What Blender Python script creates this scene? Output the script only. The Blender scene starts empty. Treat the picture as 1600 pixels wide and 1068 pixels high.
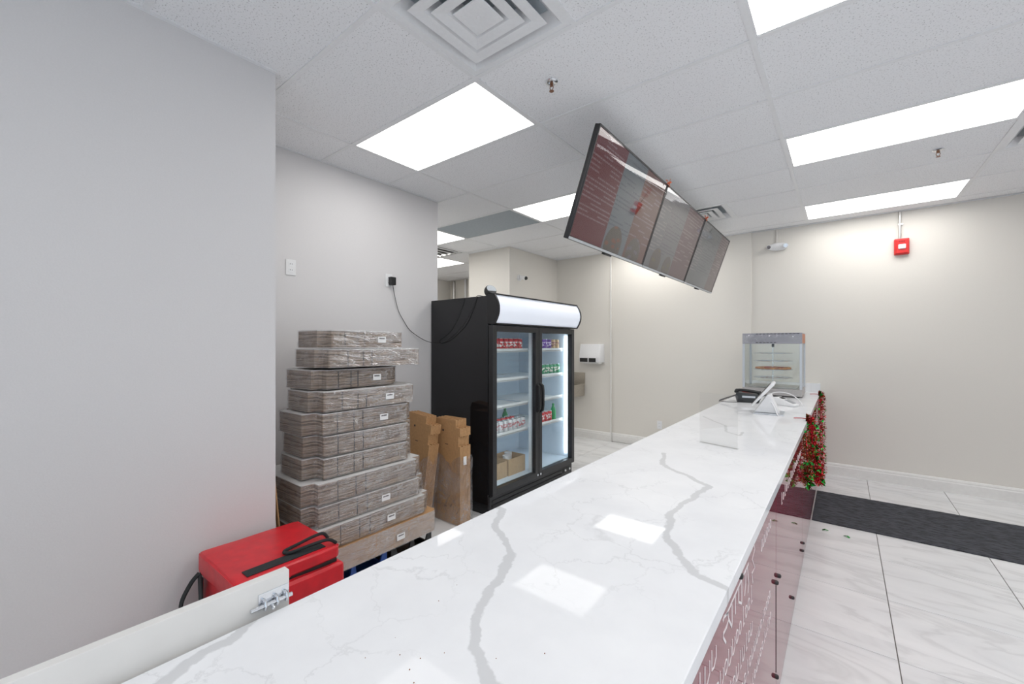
import bpy, bmesh, math, random
from mathutils import Vector, Matrix
R = math.radians
rnd = random.Random(7)
SC = bpy.context.scene
COL = SC.collection

# ------------------------------------------------------------------ camera
cam_d = bpy.data.cameras.new('camera')
cam = bpy.data.objects.new('camera', cam_d)
COL.objects.link(cam)
cam.location = (0, 0, 1.5)
cam.rotation_euler = (R(90), 0, R(38.34))
cam_d.sensor_width = 36.0
cam_d.lens = 36.0 * 654.66 / 1600.0
cam_d.shift_y = 4.2 / 1600.0
cam_d.clip_start = 0.02
SC.camera = cam

# ------------------------------------------------------------------ world (daylight outside the shop windows)
w = bpy.data.worlds.new('daylight')
SC.world = w
w.use_nodes = True
w.node_tree.nodes['Background'].inputs[0].default_value = (0.80, 0.88, 1.0, 1)
w.node_tree.nodes['Background'].inputs[1].default_value = 1.2
PANEL_STRENGTH = 6.8
SC.view_settings.view_transform = 'Standard'
SC.view_settings.look = 'None'
SC.view_settings.gamma = 1
SC.view_settings.use_curve_mapping = False
SC.cycles.use_light_tree = False
SC.cycles.max_bounces = 8
SC.view_settings.exposure = -0.14

# ------------------------------------------------------------------ materials
MATS = {}
def nodes_of(name):
    m = bpy.data.materials.new(name)
    m.use_nodes = True
    nt = m.node_tree
    return m, nt, nt.nodes['Principled BSDF']
def setp(b, **k):
    for a, v in k.items():
        b.inputs[a.replace('_', ' ')].default_value = v
def node(nt, t, **k):
    n = nt.nodes.new(t)
    for a, v in k.items():
        setattr(n, a, v)
    return n
def coords(nt, kind='Object', scale=(1, 1, 1)):
    tc = node(nt, 'ShaderNodeTexCoord')
    mp = node(nt, 'ShaderNodeMapping')
    mp.inputs['Scale'].default_value = scale
    nt.links.new(tc.outputs[kind], mp.inputs['Vector'])
    return mp.outputs['Vector']
def ramp(nt, src, stops):
    r = node(nt, 'ShaderNodeValToRGB')
    el = r.color_ramp.elements
    while len(el) < len(stops):
        el.new(0.5)
    for e, (p, c) in zip(el, stops):
        e.position = p
        e.color = (*c, 1) if len(c) == 3 else c
    nt.links.new(src, r.inputs[0])
    return r.outputs[0]
def mth(nt, op, a, b=None, c=None, clamp=False):
    n = node(nt, 'ShaderNodeMath', operation=op, use_clamp=clamp)
    for i, v in enumerate((a, b, c)):
        if v is None:
            continue
        if isinstance(v, (int, float)):
            n.inputs[i].default_value = v
        else:
            nt.links.new(v, n.inputs[i])
    return n.outputs[0]
def vmt(nt, op, a, b=None, s=None):
    n = node(nt, 'ShaderNodeVectorMath', operation=op)
    for i, v in enumerate((a, b)):
        if v is None:
            continue
        if isinstance(v, (tuple, list)):
            n.inputs[i].default_value = v
        else:
            nt.links.new(v, n.inputs[i])
    if s is not None:
        if isinstance(s, (int, float)):
            n.inputs['Scale'].default_value = s
        else:
            nt.links.new(s, n.inputs['Scale'])
    return n.outputs['Value'] if op in ('DOT_PRODUCT', 'LENGTH') else n.outputs['Vector']
def noise(nt, vec, scale, detail=3, rough=0.55, dist=0.0):
    n = node(nt, 'ShaderNodeTexNoise')
    n.inputs['Scale'].default_value = scale
    n.inputs['Detail'].default_value = detail
    n.inputs['Roughness'].default_value = rough
    n.inputs['Distortion'].default_value = dist
    nt.links.new(vec, n.inputs['Vector'])
    return n
def mixc(nt, f, a, b, mode='MIX'):
    n = node(nt, 'ShaderNodeMix', data_type='RGBA', blend_type=mode)
    for i, v in ((0, f), (6, a), (7, b)):
        if isinstance(v, (int, float)):
            n.inputs[i].default_value = v
        elif isinstance(v, tuple):
            n.inputs[i].default_value = (*v, 1) if len(v) == 3 else v
        else:
            nt.links.new(v, n.inputs[i])
    return n.outputs[2]
def bump(nt, b, h, strength=0.2, dist=0.01):
    n = node(nt, 'ShaderNodeBump')
    n.inputs['Strength'].default_value = strength
    n.inputs['Distance'].default_value = dist
    nt.links.new(h, n.inputs['Height'])
    nt.links.new(n.outputs[0], b.inputs['Normal'])

def plain(name, col, rough=0.5, metal=0.0, spec=0.5, grain=0.0, gscale=60, bmp=0.0, emit=0.0, ecol=None, coat=0.0, var=0.06):
    if name in MATS:
        return MATS[name]
    m, nt, b = nodes_of(name)
    setp(b, Roughness=rough, Metallic=metal)
    b.inputs['Specular IOR Level'].default_value = spec
    b.inputs['Coat Weight'].default_value = coat
    v = coords(nt)
    n = noise(nt, v, gscale, 3)
    lo = tuple(max(0, c * (1 - var)) for c in col)
    hi = tuple(min(1, c * (1 + var)) for c in col)
    nt.links.new(ramp(nt, n.outputs[0], [(0.3, lo), (0.7, hi)]), b.inputs['Base Color'])
    if bmp:
        bump(nt, b, n.outputs[0], bmp, 0.004)
    if emit:
        b.inputs['Emission Color'].default_value = (*(ecol or col), 1)
        b.inputs['Emission Strength'].default_value = emit
    MATS[name] = m
    return m

M_WALL = plain('wall_paint_daylight_tint', (0.70, 0.685, 0.69), 0.55, gscale=180, bmp=0.06, var=0.015)  # cool daylight on the left walls is put into this paint colour
M_WALLW = plain('wall_paint_warm', (0.755, 0.725, 0.675), 0.55, gscale=180, bmp=0.06, var=0.015)
M_TRIM = plain('trim_white', (0.80, 0.79, 0.77), 0.35, gscale=30, var=0.03)
M_WHITE = plain('white_plastic', (0.82, 0.82, 0.83), 0.35, var=0.02)
M_WHITE2 = plain('white_enamel', (0.84, 0.845, 0.86), 0.4, var=0.02)
M_BLACK = plain('black_plastic', (0.012, 0.012, 0.013), 0.4, var=0.2)
M_FRAME = plain('black_satin_frame', (0.02, 0.02, 0.022), 0.32, var=0.15)
M_CAB = plain('black_gloss_steel', (0.010, 0.010, 0.012), 0.05, spec=0.5, var=0.1)
M_STEEL = plain('brushed_steel', (0.62, 0.61, 0.60), 0.28, 1.0, var=0.05, gscale=90)
M_CHROME = plain('zinc_plated', (0.75, 0.77, 0.80), 0.2, 1.0, var=0.05)
M_ALU = plain('grey_aluminium', (0.60, 0.63, 0.67), 0.35, 0.6, var=0.04)
M_RED = plain('red_vinyl', (0.62, 0.012, 0.022), 0.33, spec=0.5, gscale=14, bmp=0.25, var=0.12)
M_STRAP = plain('black_webbing', (0.014, 0.018, 0.02), 0.75, gscale=300, bmp=0.3, var=0.2)
M_ALARM = plain('red_alarm_plastic', (0.70, 0.02, 0.02), 0.3, var=0.05)
M_BLUE = plain('blue_crate_plastic', (0.015, 0.07, 0.30), 0.4, var=0.1)
M_GREYD = plain('grey_tile_film', (0.40, 0.45, 0.49), 0.6, gscale=40, var=0.06)
M_STICK = plain('white_sticker', (0.85, 0.85, 0.85), 0.5, var=0.02)
M_INK = plain('black_ink', (0.02, 0.02, 0.025), 0.6, var=0.3)
M_LINER = plain('fridge_liner', (0.62, 0.72, 0.82), 0.4, var=0.02)
M_SHELF = plain('white_wire_shelf', (0.85, 0.88, 0.90), 0.35, var=0.02)
M_SINK = plain('sink_steel', (0.50, 0.46, 0.40), 0.35, 0.8, var=0.1)
M_COPPER = plain('copper_brown', (0.25, 0.12, 0.07), 0.35, 0.8, var=0.2)
M_LED = plain('led_strip', (1, 1, 1), 0.4, emit=9.0, ecol=(0.86, 0.93, 1.0))
M_PANEL = plain('led_panel_diffuser', (0.9, 0.9, 0.9), 0.5, emit=PANEL_STRENGTH, ecol=(1.0, 0.985, 0.955))
M_GRAYSLOT = plain('dark_slot', (0.03, 0.03, 0.03), 0.7, var=0.2)
M_ORANGE = plain('orange_ribbon', (0.65, 0.12, 0.03), 0.4, var=0.3)

def ceiling_mat():
    m, nt, b = nodes_of('mineral_fibre_tile')
    v = coords(nt, 'Generated', (1, 1, 1))
    tc = nt.nodes['Texture Coordinate']
    g = node(nt, 'ShaderNodeNewGeometry')
    n1 = noise(nt, g.outputs['Position'], 130, 2, 0.6)
    n2 = noise(nt, g.outputs['Position'], 420, 1, 0.5)
    sp = mth(nt, 'MULTIPLY', n1.outputs[0], 1.0)
    c = ramp(nt, n1.outputs[0], [(0.0, (0.42, 0.42, 0.44)), (0.33, (0.55, 0.55, 0.56)), (0.40, (0.90, 0.905, 0.925)), (1.0, (0.93, 0.935, 0.955))])
    nt.links.new(c, b.inputs['Base Color'])
    setp(b, Roughness=0.9)
    h = mth(nt, 'ADD', n1.outputs[0], n2.outputs[0])
    bump(nt, b, h, 0.35, 0.003)
    return m
M_TILE = ceiling_mat()

def floor_mat():
    m, nt, b = nodes_of('marble_floor_tile')
    g = node(nt, 'ShaderNodeNewGeometry')
    oi = node(nt, 'ShaderNodeObjectInfo')
    off = vmt(nt, 'SCALE', g.outputs['Position'], None, 1.0)
    rv = node(nt, 'ShaderNodeCombineXYZ')
    nt.links.new(mth(nt, 'MULTIPLY', oi.outputs['Random'], 40.0), rv.inputs[0])
    nt.links.new(mth(nt, 'MULTIPLY', oi.outputs['Random'], 17.0), rv.inputs[2])
    p = vmt(nt, 'ADD', off, rv.outputs[0])
    mp = node(nt, 'ShaderNodeMapping')
    mp.inputs['Rotation'].default_value = (0, 0, R(28))
    mp.inputs['Scale'].default_value = (1.0, 3.2, 1.0)
    nt.links.new(p, mp.inputs[0])
    n1 = noise(nt, mp.outputs[0], 1.0, 4, 0.55, 1.2)
    n2 = noise(nt, mp.outputs[0], 0.9, 3, 0.5, 0.4)
    v1 = mth(nt, 'ABSOLUTE', mth(nt, 'SUBTRACT', n1.outputs[0], 0.5))
    vein = ramp(nt, v1, [(0.0, (1, 1, 1)), (0.05, (0.25, 0.25, 0.25)), (0.14, (0, 0, 0))])
    base = ramp(nt, n2.outputs[0], [(0.3, (0.76, 0.77, 0.785)), (0.7, (0.86, 0.865, 0.87))])
    f = mth(nt, 'MULTIPLY', vein, 0.40)
    nt.links.new(mixc(nt, f, base, (0.50, 0.50, 0.51)), b.inputs['Base Color'])
    setp(b, Roughness=0.16)
    return m
M_FLOOR = floor_mat()
M_GROUT = plain('grout', (0.20, 0.185, 0.17), 0.8, var=0.15)

def quartz_mat():
    m, nt, b = nodes_of('white_quartz_veined')
    g = node(nt, 'ShaderNodeNewGeometry')
    P = g.outputs['Position']
    flat = vmt(nt, 'MULTIPLY', P, (1, 1, 0))
    nz = noise(nt, flat, 9, 4, 0.6)
    nz2 = noise(nt, flat, 60, 2, 0.6)
    d = vmt(nt, 'SCALE', vmt(nt, 'SUBTRACT', nz.outputs['Color'], (0.5, 0.5, 0.5)), None, 0.055)
    d2 = vmt(nt, 'SCALE', vmt(nt, 'SUBTRACT', nz2.outputs['Color'], (0.5, 0.5, 0.5)), None, 0.010)
    q = vmt(nt, 'MULTIPLY', vmt(nt, 'ADD', vmt(nt, 'ADD', flat, d), d2), (1, 1, 0))
    veins = [
        ([(-0.95, 1.10), (-0.90, 1.085), (-0.846, 0.975), (-0.688, 0.873), (-0.637, 0.742), (-0.584, 0.626), (-0.528, 0.558), (-0.449, 0.515), (-0.2, 0.42)], 0.011),
        ([(-0.72, 2.16), (-0.659, 1.959), (-0.416, 1.769), (-0.445, 1.404), (-0.395, 1.212), (-0.281, 1.073), (-0.19, 1.04)], 0.0115),
        ([(-0.94, 0.35), (-0.909, 0.30), (-0.895, 0.22), (-0.86, 0.16), (-0.75, 0.05)], 0.012),
        ([(-0.852, 3.47), (-0.643, 3.174), (-0.583, 2.95), (-0.50, 2.872), (-0.496, 2.994)], 0.008)
        ]
    total = None
    for pts, wd in veins:
        dm = None
        for a, c in zip(pts, pts[1:]):
            A = (a[0], a[1], 0.0)
            BA = (c[0] - a[0], c[1] - a[1], 0.0)
            L2 = BA[0] ** 2 + BA[1] ** 2
            pa = vmt(nt, 'SUBTRACT', q, A)
            h = mth(nt, 'MULTIPLY', vmt(nt, 'DOT_PRODUCT', pa, BA), 1.0 / L2, clamp=True)
            n = node(nt, 'ShaderNodeVectorMath', operation='SCALE')
            n.inputs[0].default_value = BA
            nt.links.new(h, n.inputs['Scale'])
            dd = vmt(nt, 'LENGTH', vmt(nt, 'SUBTRACT', pa, n.outputs[0]))
            dm = dd if dm is None else mth(nt, 'MINIMUM', dm, dd)
        mr = node(nt, 'ShaderNodeMapRange', interpolation_type='SMOOTHSTEP')
        nt.links.new(dm, mr.inputs[0])
        mr.inputs[1].default_value = wd * 0.75
        mr.inputs[2].default_value = wd * 1.25
        mr.inputs[3].default_value = 1.0
        mr.inputs[4].default_value = 0.0
        total = mr.outputs[0] if total is None else mth(nt, 'MAXIMUM', total, mr.outputs[0])
    vo = node(nt, 'ShaderNodeTexVoronoi', feature='DISTANCE_TO_EDGE')
    vo.inputs['Scale'].default_value = 5.5
    nzb = noise(nt, flat, 7, 5, 0.65)
    q2 = vmt(nt, 'ADD', flat, vmt(nt, 'SCALE', vmt(nt, 'SUBTRACT', nzb.outputs['Color'], (0.5, 0.5, 0.5)), None, 0.22))
    nt.links.new(vmt(nt, 'MULTIPLY', q2, (1, 1, 0)), vo.inputs['Vector'])
    crack = ramp(nt, vo.outputs['Distance'], [(0.0, (1, 1, 1)), (0.010, (0.5, 0.5, 0.5)), (0.022, (0, 0, 0))])
    big = noise(nt, flat, 2.3, 2, 0.5)
    zone = ramp(nt, big.outputs[0], [(0.43, (0, 0, 0)), (0.56, (1, 1, 1))])
    ck = mth(nt, 'MULTIPLY', mth(nt, 'MULTIPLY', crack, zone), 0.38)
    f = mth(nt, 'MAXIMUM', mth(nt, 'MULTIPLY', total, 0.72), ck)
    tint = noise(nt, flat, 5, 4, 0.6)
    base = ramp(nt, tint.outputs[0], [(0.35, (0.755, 0.762, 0.785)), (0.7, (0.805, 0.812, 0.832))])
    nt.links.new(mixc(nt, f, base, (0.53, 0.535, 0.55)), b.inputs['Base Color'])
    setp(b, Roughness=0.035)
    b.inputs['Specular IOR Level'].default_value = 0.06
    return m
M_QUARTZ = quartz_mat()

def layered_mat(name, dark, light, scale=170.0):
    m, nt, b = nodes_of(name)
    v = coords(nt, 'Object')
    sx = node(nt, 'ShaderNodeSeparateXYZ')
    nt.links.new(v, sx.inputs[0])
    n0 = noise(nt, v, 6, 3)
    zz = mth(nt, 'ADD', mth(nt, 'MULTIPLY', sx.outputs[2], scale), mth(nt, 'MULTIPLY', n0.outputs[0], 3.0))
    cb = node(nt, 'ShaderNodeCombineXYZ')
    nt.links.new(zz, cb.inputs[2])
    nt.links.new(mth(nt, 'MULTIPLY', sx.outputs[0], 3.0), cb.inputs[0])
    nt.links.new(mth(nt, 'MULTIPLY', sx.outputs[1], 3.0), cb.inputs[1])
    n1 = noise(nt, cb.outputs[0], 1.0, 2, 0.6)
    c = ramp(nt, n1.outputs[0], [(0.36, dark), (0.62, light)])
    g = node(nt, 'ShaderNodeNewGeometry')
    sn = node(nt, 'ShaderNodeSeparateXYZ')
    nt.links.new(g.outputs['Normal'], sn.inputs[0])
    nt.links.new(c, b.inputs['Base Color'])
    setp(b, Roughness=0.8)
    bump(nt, b, n1.outputs[0], 0.6, 0.004)
    return m
M_BOARD = layered_mat('grey_brown_board_edges', (0.095, 0.064, 0.046), (0.44, 0.345, 0.27), 130.0)
M_KRAFT = layered_mat('kraft_board_edges', (0.36, 0.24, 0.15), (0.50, 0.36, 0.25))
M_BOARDTOP = plain('white_board_face', (0.66, 0.65, 0.64), 0.7, gscale=20, var=0.04)
M_KRAFTFACE = plain('kraft_board_face', (0.52, 0.30, 0.14), 0.75, gscale=50, var=0.08)
M_CARTON = plain('carton_face', (0.52, 0.36, 0.21), 0.75, gscale=40, var=0.06)

def schlick(nt, f0=0.04, normal=None):
    lw = node(nt, 'ShaderNodeLayerWeight')
    if normal is not None:
        nt.links.new(normal, lw.inputs['Normal'])
    p = mth(nt, 'POWER', lw.outputs['Facing'], 5.0)
    lw.inputs['Blend'].default_value = 0.5
    return mth(nt, 'ADD', mth(nt, 'MULTIPLY', p, 1.0 - f0), f0, clamp=True)
def film_mat(name, strength=0.5, scale=14.0, amount=0.30, rough=0.14, base=0.04, stretch=(1, 1, 1), crease_highlight=0.0):
    m, nt, b = nodes_of(name)
    nt.nodes.remove(b)
    out = nt.nodes['Material Output']
    v = coords(nt, 'Object', stretch)
    n = noise(nt, v, scale, 4, 0.65, 1.6)
    r = mth(nt, 'ABSOLUTE', mth(nt, 'SUBTRACT', n.outputs[0], 0.5))
    bp = node(nt, 'ShaderNodeBump')
    bp.inputs['Strength'].default_value = strength
    bp.inputs['Distance'].default_value = 0.10
    nt.links.new(r, bp.inputs['Height'])
    gl = node(nt, 'ShaderNodeBsdfGlossy')
    gl.inputs['Roughness'].default_value = rough
    gl.inputs['Color'].default_value = (0.95, 0.96, 1, 1)
    nt.links.new(bp.outputs[0], gl.inputs['Normal'])
    tr = node(nt, 'ShaderNodeBsdfTransparent')
    f = mth(nt, 'ADD', mth(nt, 'MULTIPLY', schlick(nt, 0.05, bp.outputs[0]), amount * 2.2), base, clamp=True)
    mx = node(nt, 'ShaderNodeMixShader')
    nt.links.new(f, mx.inputs[0])
    nt.links.new(tr.outputs[0], mx.inputs[1])
    nt.links.new(gl.outputs[0], mx.inputs[2])
    last = mx.outputs[0]
    if crease_highlight:
        # white diffuse streaks painted along the creases imitate highlights
        n3 = noise(nt, v, scale * 1.1, 5, 0.7, 2.6)
        cr = ramp(nt, mth(nt, 'ABSOLUTE', mth(nt, 'SUBTRACT', n3.outputs[0], 0.5)), [(0.0, (1, 1, 1)), (0.010, (0.4, 0.4, 0.4)), (0.018, (0, 0, 0))])
        zn = ramp(nt, noise(nt, v, 3.2, 2).outputs[0], [(0.48, (0.04, 0.04, 0.04)), (0.60, (1, 1, 1))])
        df = node(nt, 'ShaderNodeBsdfDiffuse')
        df.inputs['Color'].default_value = (0.85, 0.86, 0.88, 1)
        m2 = node(nt, 'ShaderNodeMixShader')
        nt.links.new(mth(nt, 'MULTIPLY', mth(nt, 'MULTIPLY', cr, zn), crease_highlight), m2.inputs[0])
        nt.links.new(last, m2.inputs[1])
        nt.links.new(df.outputs[0], m2.inputs[2])
        last = m2.outputs[0]
    nt.links.new(last, out.inputs['Surface'])
    return m
M_WRAP = film_mat('shrink_wrap', 1.0, 11, 0.5, 0.10, 0.02, (1, 0.6, 1.5), 0.95)
M_BAGFILM = film_mat('plastic_bag', 1.0, 8, 0.45, 0.2, 0.07, (1, 1, 1), 0.95)
M_TVFILM = film_mat('screen_film', 0.0, 2.0, 0.16, 0.02, 0.0)

def glass_mat(name, tint=(0.97, 0.985, 0.98), k=1.0):
    m, nt, b = nodes_of(name)
    nt.nodes.remove(b)
    out = nt.nodes['Material Output']
    gl = node(nt, 'ShaderNodeBsdfGlossy')
    gl.inputs['Roughness'].default_value = 0.01
    tr = node(nt, 'ShaderNodeBsdfTransparent')
    tr.inputs['Color'].default_value = (*tint, 1)
    mx = node(nt, 'ShaderNodeMixShader')
    nt.links.new(mth(nt, 'MULTIPLY', schlick(nt), k), mx.inputs[0])
    nt.links.new(tr.outputs[0], mx.inputs[1])
    nt.links.new(gl.outputs[0], mx.inputs[2])
    nt.links.new(mx.outputs[0], out.inputs['Surface'])
    return m
M_GLASS = glass_mat('clear_glass')
M_ACRYL = glass_mat('clear_acrylic', (0.993, 0.995, 0.995))

def screen_mat(name, left, mid, right, split1, split2, circles):
    """menu print on a dim screen: three columns, rows of small lettering, round dishes at the foot"""
    m, nt, b = nodes_of(name)
    tc = node(nt, 'ShaderNodeTexCoord')
    s = node(nt, 'ShaderNodeSeparateXYZ')
    nt.links.new(tc.outputs['Generated'], s.inputs[0])
    u, v = s.outputs[1], s.outputs[2]
    g1 = mth(nt, 'GREATER_THAN', u, split1)
    g2 = mth(nt, 'GREATER_THAN', u, split2)
    c = mixc(nt, g2, mixc(nt, g1, left, mid), right)
    row = mth(nt, 'FRACT', mth(nt, 'MULTIPLY', v, 24.0))
    rm = mth(nt, 'MULTIPLY', mth(nt, 'GREATER_THAN', row, 0.35), mth(nt, 'LESS_THAN', row, 0.72))
    cb = node(nt, 'ShaderNodeCombineXYZ')
    nt.links.new(mth(nt, 'MULTIPLY', u, 120.0), cb.inputs[0])
    nt.links.new(mth(nt, 'FLOOR', mth(nt, 'MULTIPLY', v, 24.0)), cb.inputs[1])
    n = noise(nt, cb.outputs[0], 1.0, 1, 0.5)
    cb2 = node(nt, 'ShaderNodeCombineXYZ')
    nt.links.new(mth(nt, 'FLOOR', mth(nt, 'MULTIPLY', u, 9.0)), cb2.inputs[0])
    nt.links.new(mth(nt, 'FLOOR', mth(nt, 'MULTIPLY', v, 24.0)), cb2.inputs[1])
    wn = node(nt, 'ShaderNodeTexWhiteNoise')
    nt.links.new(cb2.outputs[0], wn.inputs['Vector'])
    txt = mth(nt, 'MULTIPLY', mth(nt, 'MULTIPLY', rm, mth(nt, 'GREATER_THAN', n.outputs[0], 0.46)), mth(nt, 'GREATER_THAN', wn.outputs[0], 0.42))
    txt = mth(nt, 'MULTIPLY', txt, mth(nt, 'GREATER_THAN', v, 0.22))
    tcol = mixc(nt, mth(nt, 'MULTIPLY', g1, mth(nt, 'SUBTRACT', 1.0, g2)), (0.32, 0.25, 0.26), (0.035, 0.03, 0.045))
    c = mixc(nt, mth(nt, 'MULTIPLY', txt, 0.5), c, tcol)
    for (cu, cv, rad, col) in circles:
        du = mth(nt, 'MULTIPLY', mth(nt, 'SUBTRACT', u, cu), 1.78)
        dv = mth(nt, 'SUBTRACT', v, cv)
        d = mth(nt, 'SQRT', mth(nt, 'ADD', mth(nt, 'MULTIPLY', du, du), mth(nt, 'MULTIPLY', dv, dv)))
        vn = node(nt, 'ShaderNodeTexVoronoi')
        vn.inputs['Scale'].default_value = 16.0
        nt.links.new(tc.outputs['Generated'], vn.inputs['Vector'])
        cc = mixc(nt, mth(nt, 'GREATER_THAN', vn.outputs['Distance'], 0.38), col, (0.085, 0.07, 0.055))
        c = mixc(nt, mth(nt, 'LESS_THAN', d, rad), c, cc)
    b.inputs['Base Color'].default_value = (0.02, 0.02, 0.022, 1)
    nt.links.new(c, b.inputs['Emission Color'])
    b.inputs['Emission Strength'].default_value = 0.62
    setp(b, Roughness=0.02)
    b.inputs['Specular IOR Level'].default_value = 0.4
    m.cycles.emission_sampling = 'NONE'
    return m

def rug_mat():
    m, nt, b = nodes_of('black_ribbed_mat')
    g = node(nt, 'ShaderNodeNewGeometry')
    mp = node(nt, 'ShaderNodeMapping')
    mp.inputs['Scale'].default_value = (1, 2.6, 1)
    nt.links.new(g.outputs['Position'], mp.inputs[0])
    vo = node(nt, 'ShaderNodeTexVoronoi')
    vo.inputs['Scale'].default_value = 15
    nt.links.new(mp.outputs[0], vo.inputs['Vector'])
    n = noise(nt, g.outputs['Position'], 70, 3, 0.6)
    c = ramp(nt, mth(nt, 'ADD', mth(nt, 'MULTIPLY', vo.outputs['Distance'], 0.7), mth(nt, 'MULTIPLY', n.outputs[0], 0.5)), [(0.3, (0.012, 0.013, 0.017)), (0.75, (0.060, 0.064, 0.078))])
    nt.links.new(c, b.inputs['Base Color'])
    setp(b, Roughness=0.85)
    bump(nt, b, vo.outputs['Distance'], 0.8, 0.01)
    return m
M_RUG = rug_mat()

def burgundy_mat():
    m, nt, b = nodes_of('burgundy_gloss_acrylic')
    v = coords(nt)
    n = noise(nt, v, 2.5, 2)
    nt.links.new(ramp(nt, n.outputs[0], [(0.3, (0.20, 0.014, 0.034)), (0.7, (0.235, 0.02, 0.042))]), b.inputs['Base Color'])
    setp(b, Roughness=0.03)
    b.inputs['Specular IOR Level'].default_value = 0.3
    return m
M_BURG = burgundy_mat()

def sign_mat():
    return plain('backlit_sign_white', (0.85, 0.88, 0.95), 0.25, emit=0.42, ecol=(0.82, 0.88, 1.0), var=0.01)
M_SIGN = sign_mat()
M_SIGN.cycles.emission_sampling = 'NONE'

def foil(name, col):
    return plain(name, col, 0.22, 0.85, var=0.25, gscale=80)
M_FR = foil('red_foil', (0.50, 0.008, 0.025))
M_FG = foil('green_foil', (0.008, 0.34, 0.05))
M_FGO = foil('gold_foil', (0.26, 0.07, 0.02))

def can_mat(name, base, band):
    m, nt, b = nodes_of(name)
    tc = node(nt, 'ShaderNodeTexCoord')
    s = node(nt, 'ShaderNodeSeparateXYZ')
    nt.links.new(tc.outputs['Object'], s.inputs[0])
    n = noise(nt, tc.outputs['Object'], 38, 2, 0.5)
    z = s.outputs[2]
    inb = mth(nt, 'MULTIPLY', mth(nt, 'GREATER_THAN', z, 0.04), mth(nt, 'LESS_THAN', z, 0.09))
    f = mth(nt, 'MULTIPLY', inb, mth(nt, 'GREATER_THAN', n.outputs[0], 0.52))
    nt.links.new(mixc(nt, f, base, band), b.inputs['Base Color'])
    setp(b, Roughness=0.3, Metallic=0.25)
    return m
CAN_RED = can_mat('red_can_print', (0.60, 0.02, 0.03), (0.8, 0.75, 0.75))
CAN_SILVER = can_mat('silver_can_print', (0.72, 0.74, 0.77), (0.62, 0.25, 0.28))
CAN_GREEN = can_mat('green_can_print', (0.02, 0.26, 0.12), (0.75, 0.7, 0.65))
CAN_PURPLE = can_mat('purple_can_print', (0.16, 0.04, 0.40), (0.7, 0.6, 0.8))
CAN_YELLOW = can_mat('amber_can_print', (0.62, 0.42, 0.22), (0.25, 0.08, 0.1))
BOTTLE_GREEN = plain('green_bottle_plastic', (0.01, 0.32, 0.10), 0.15, var=0.1)

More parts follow.
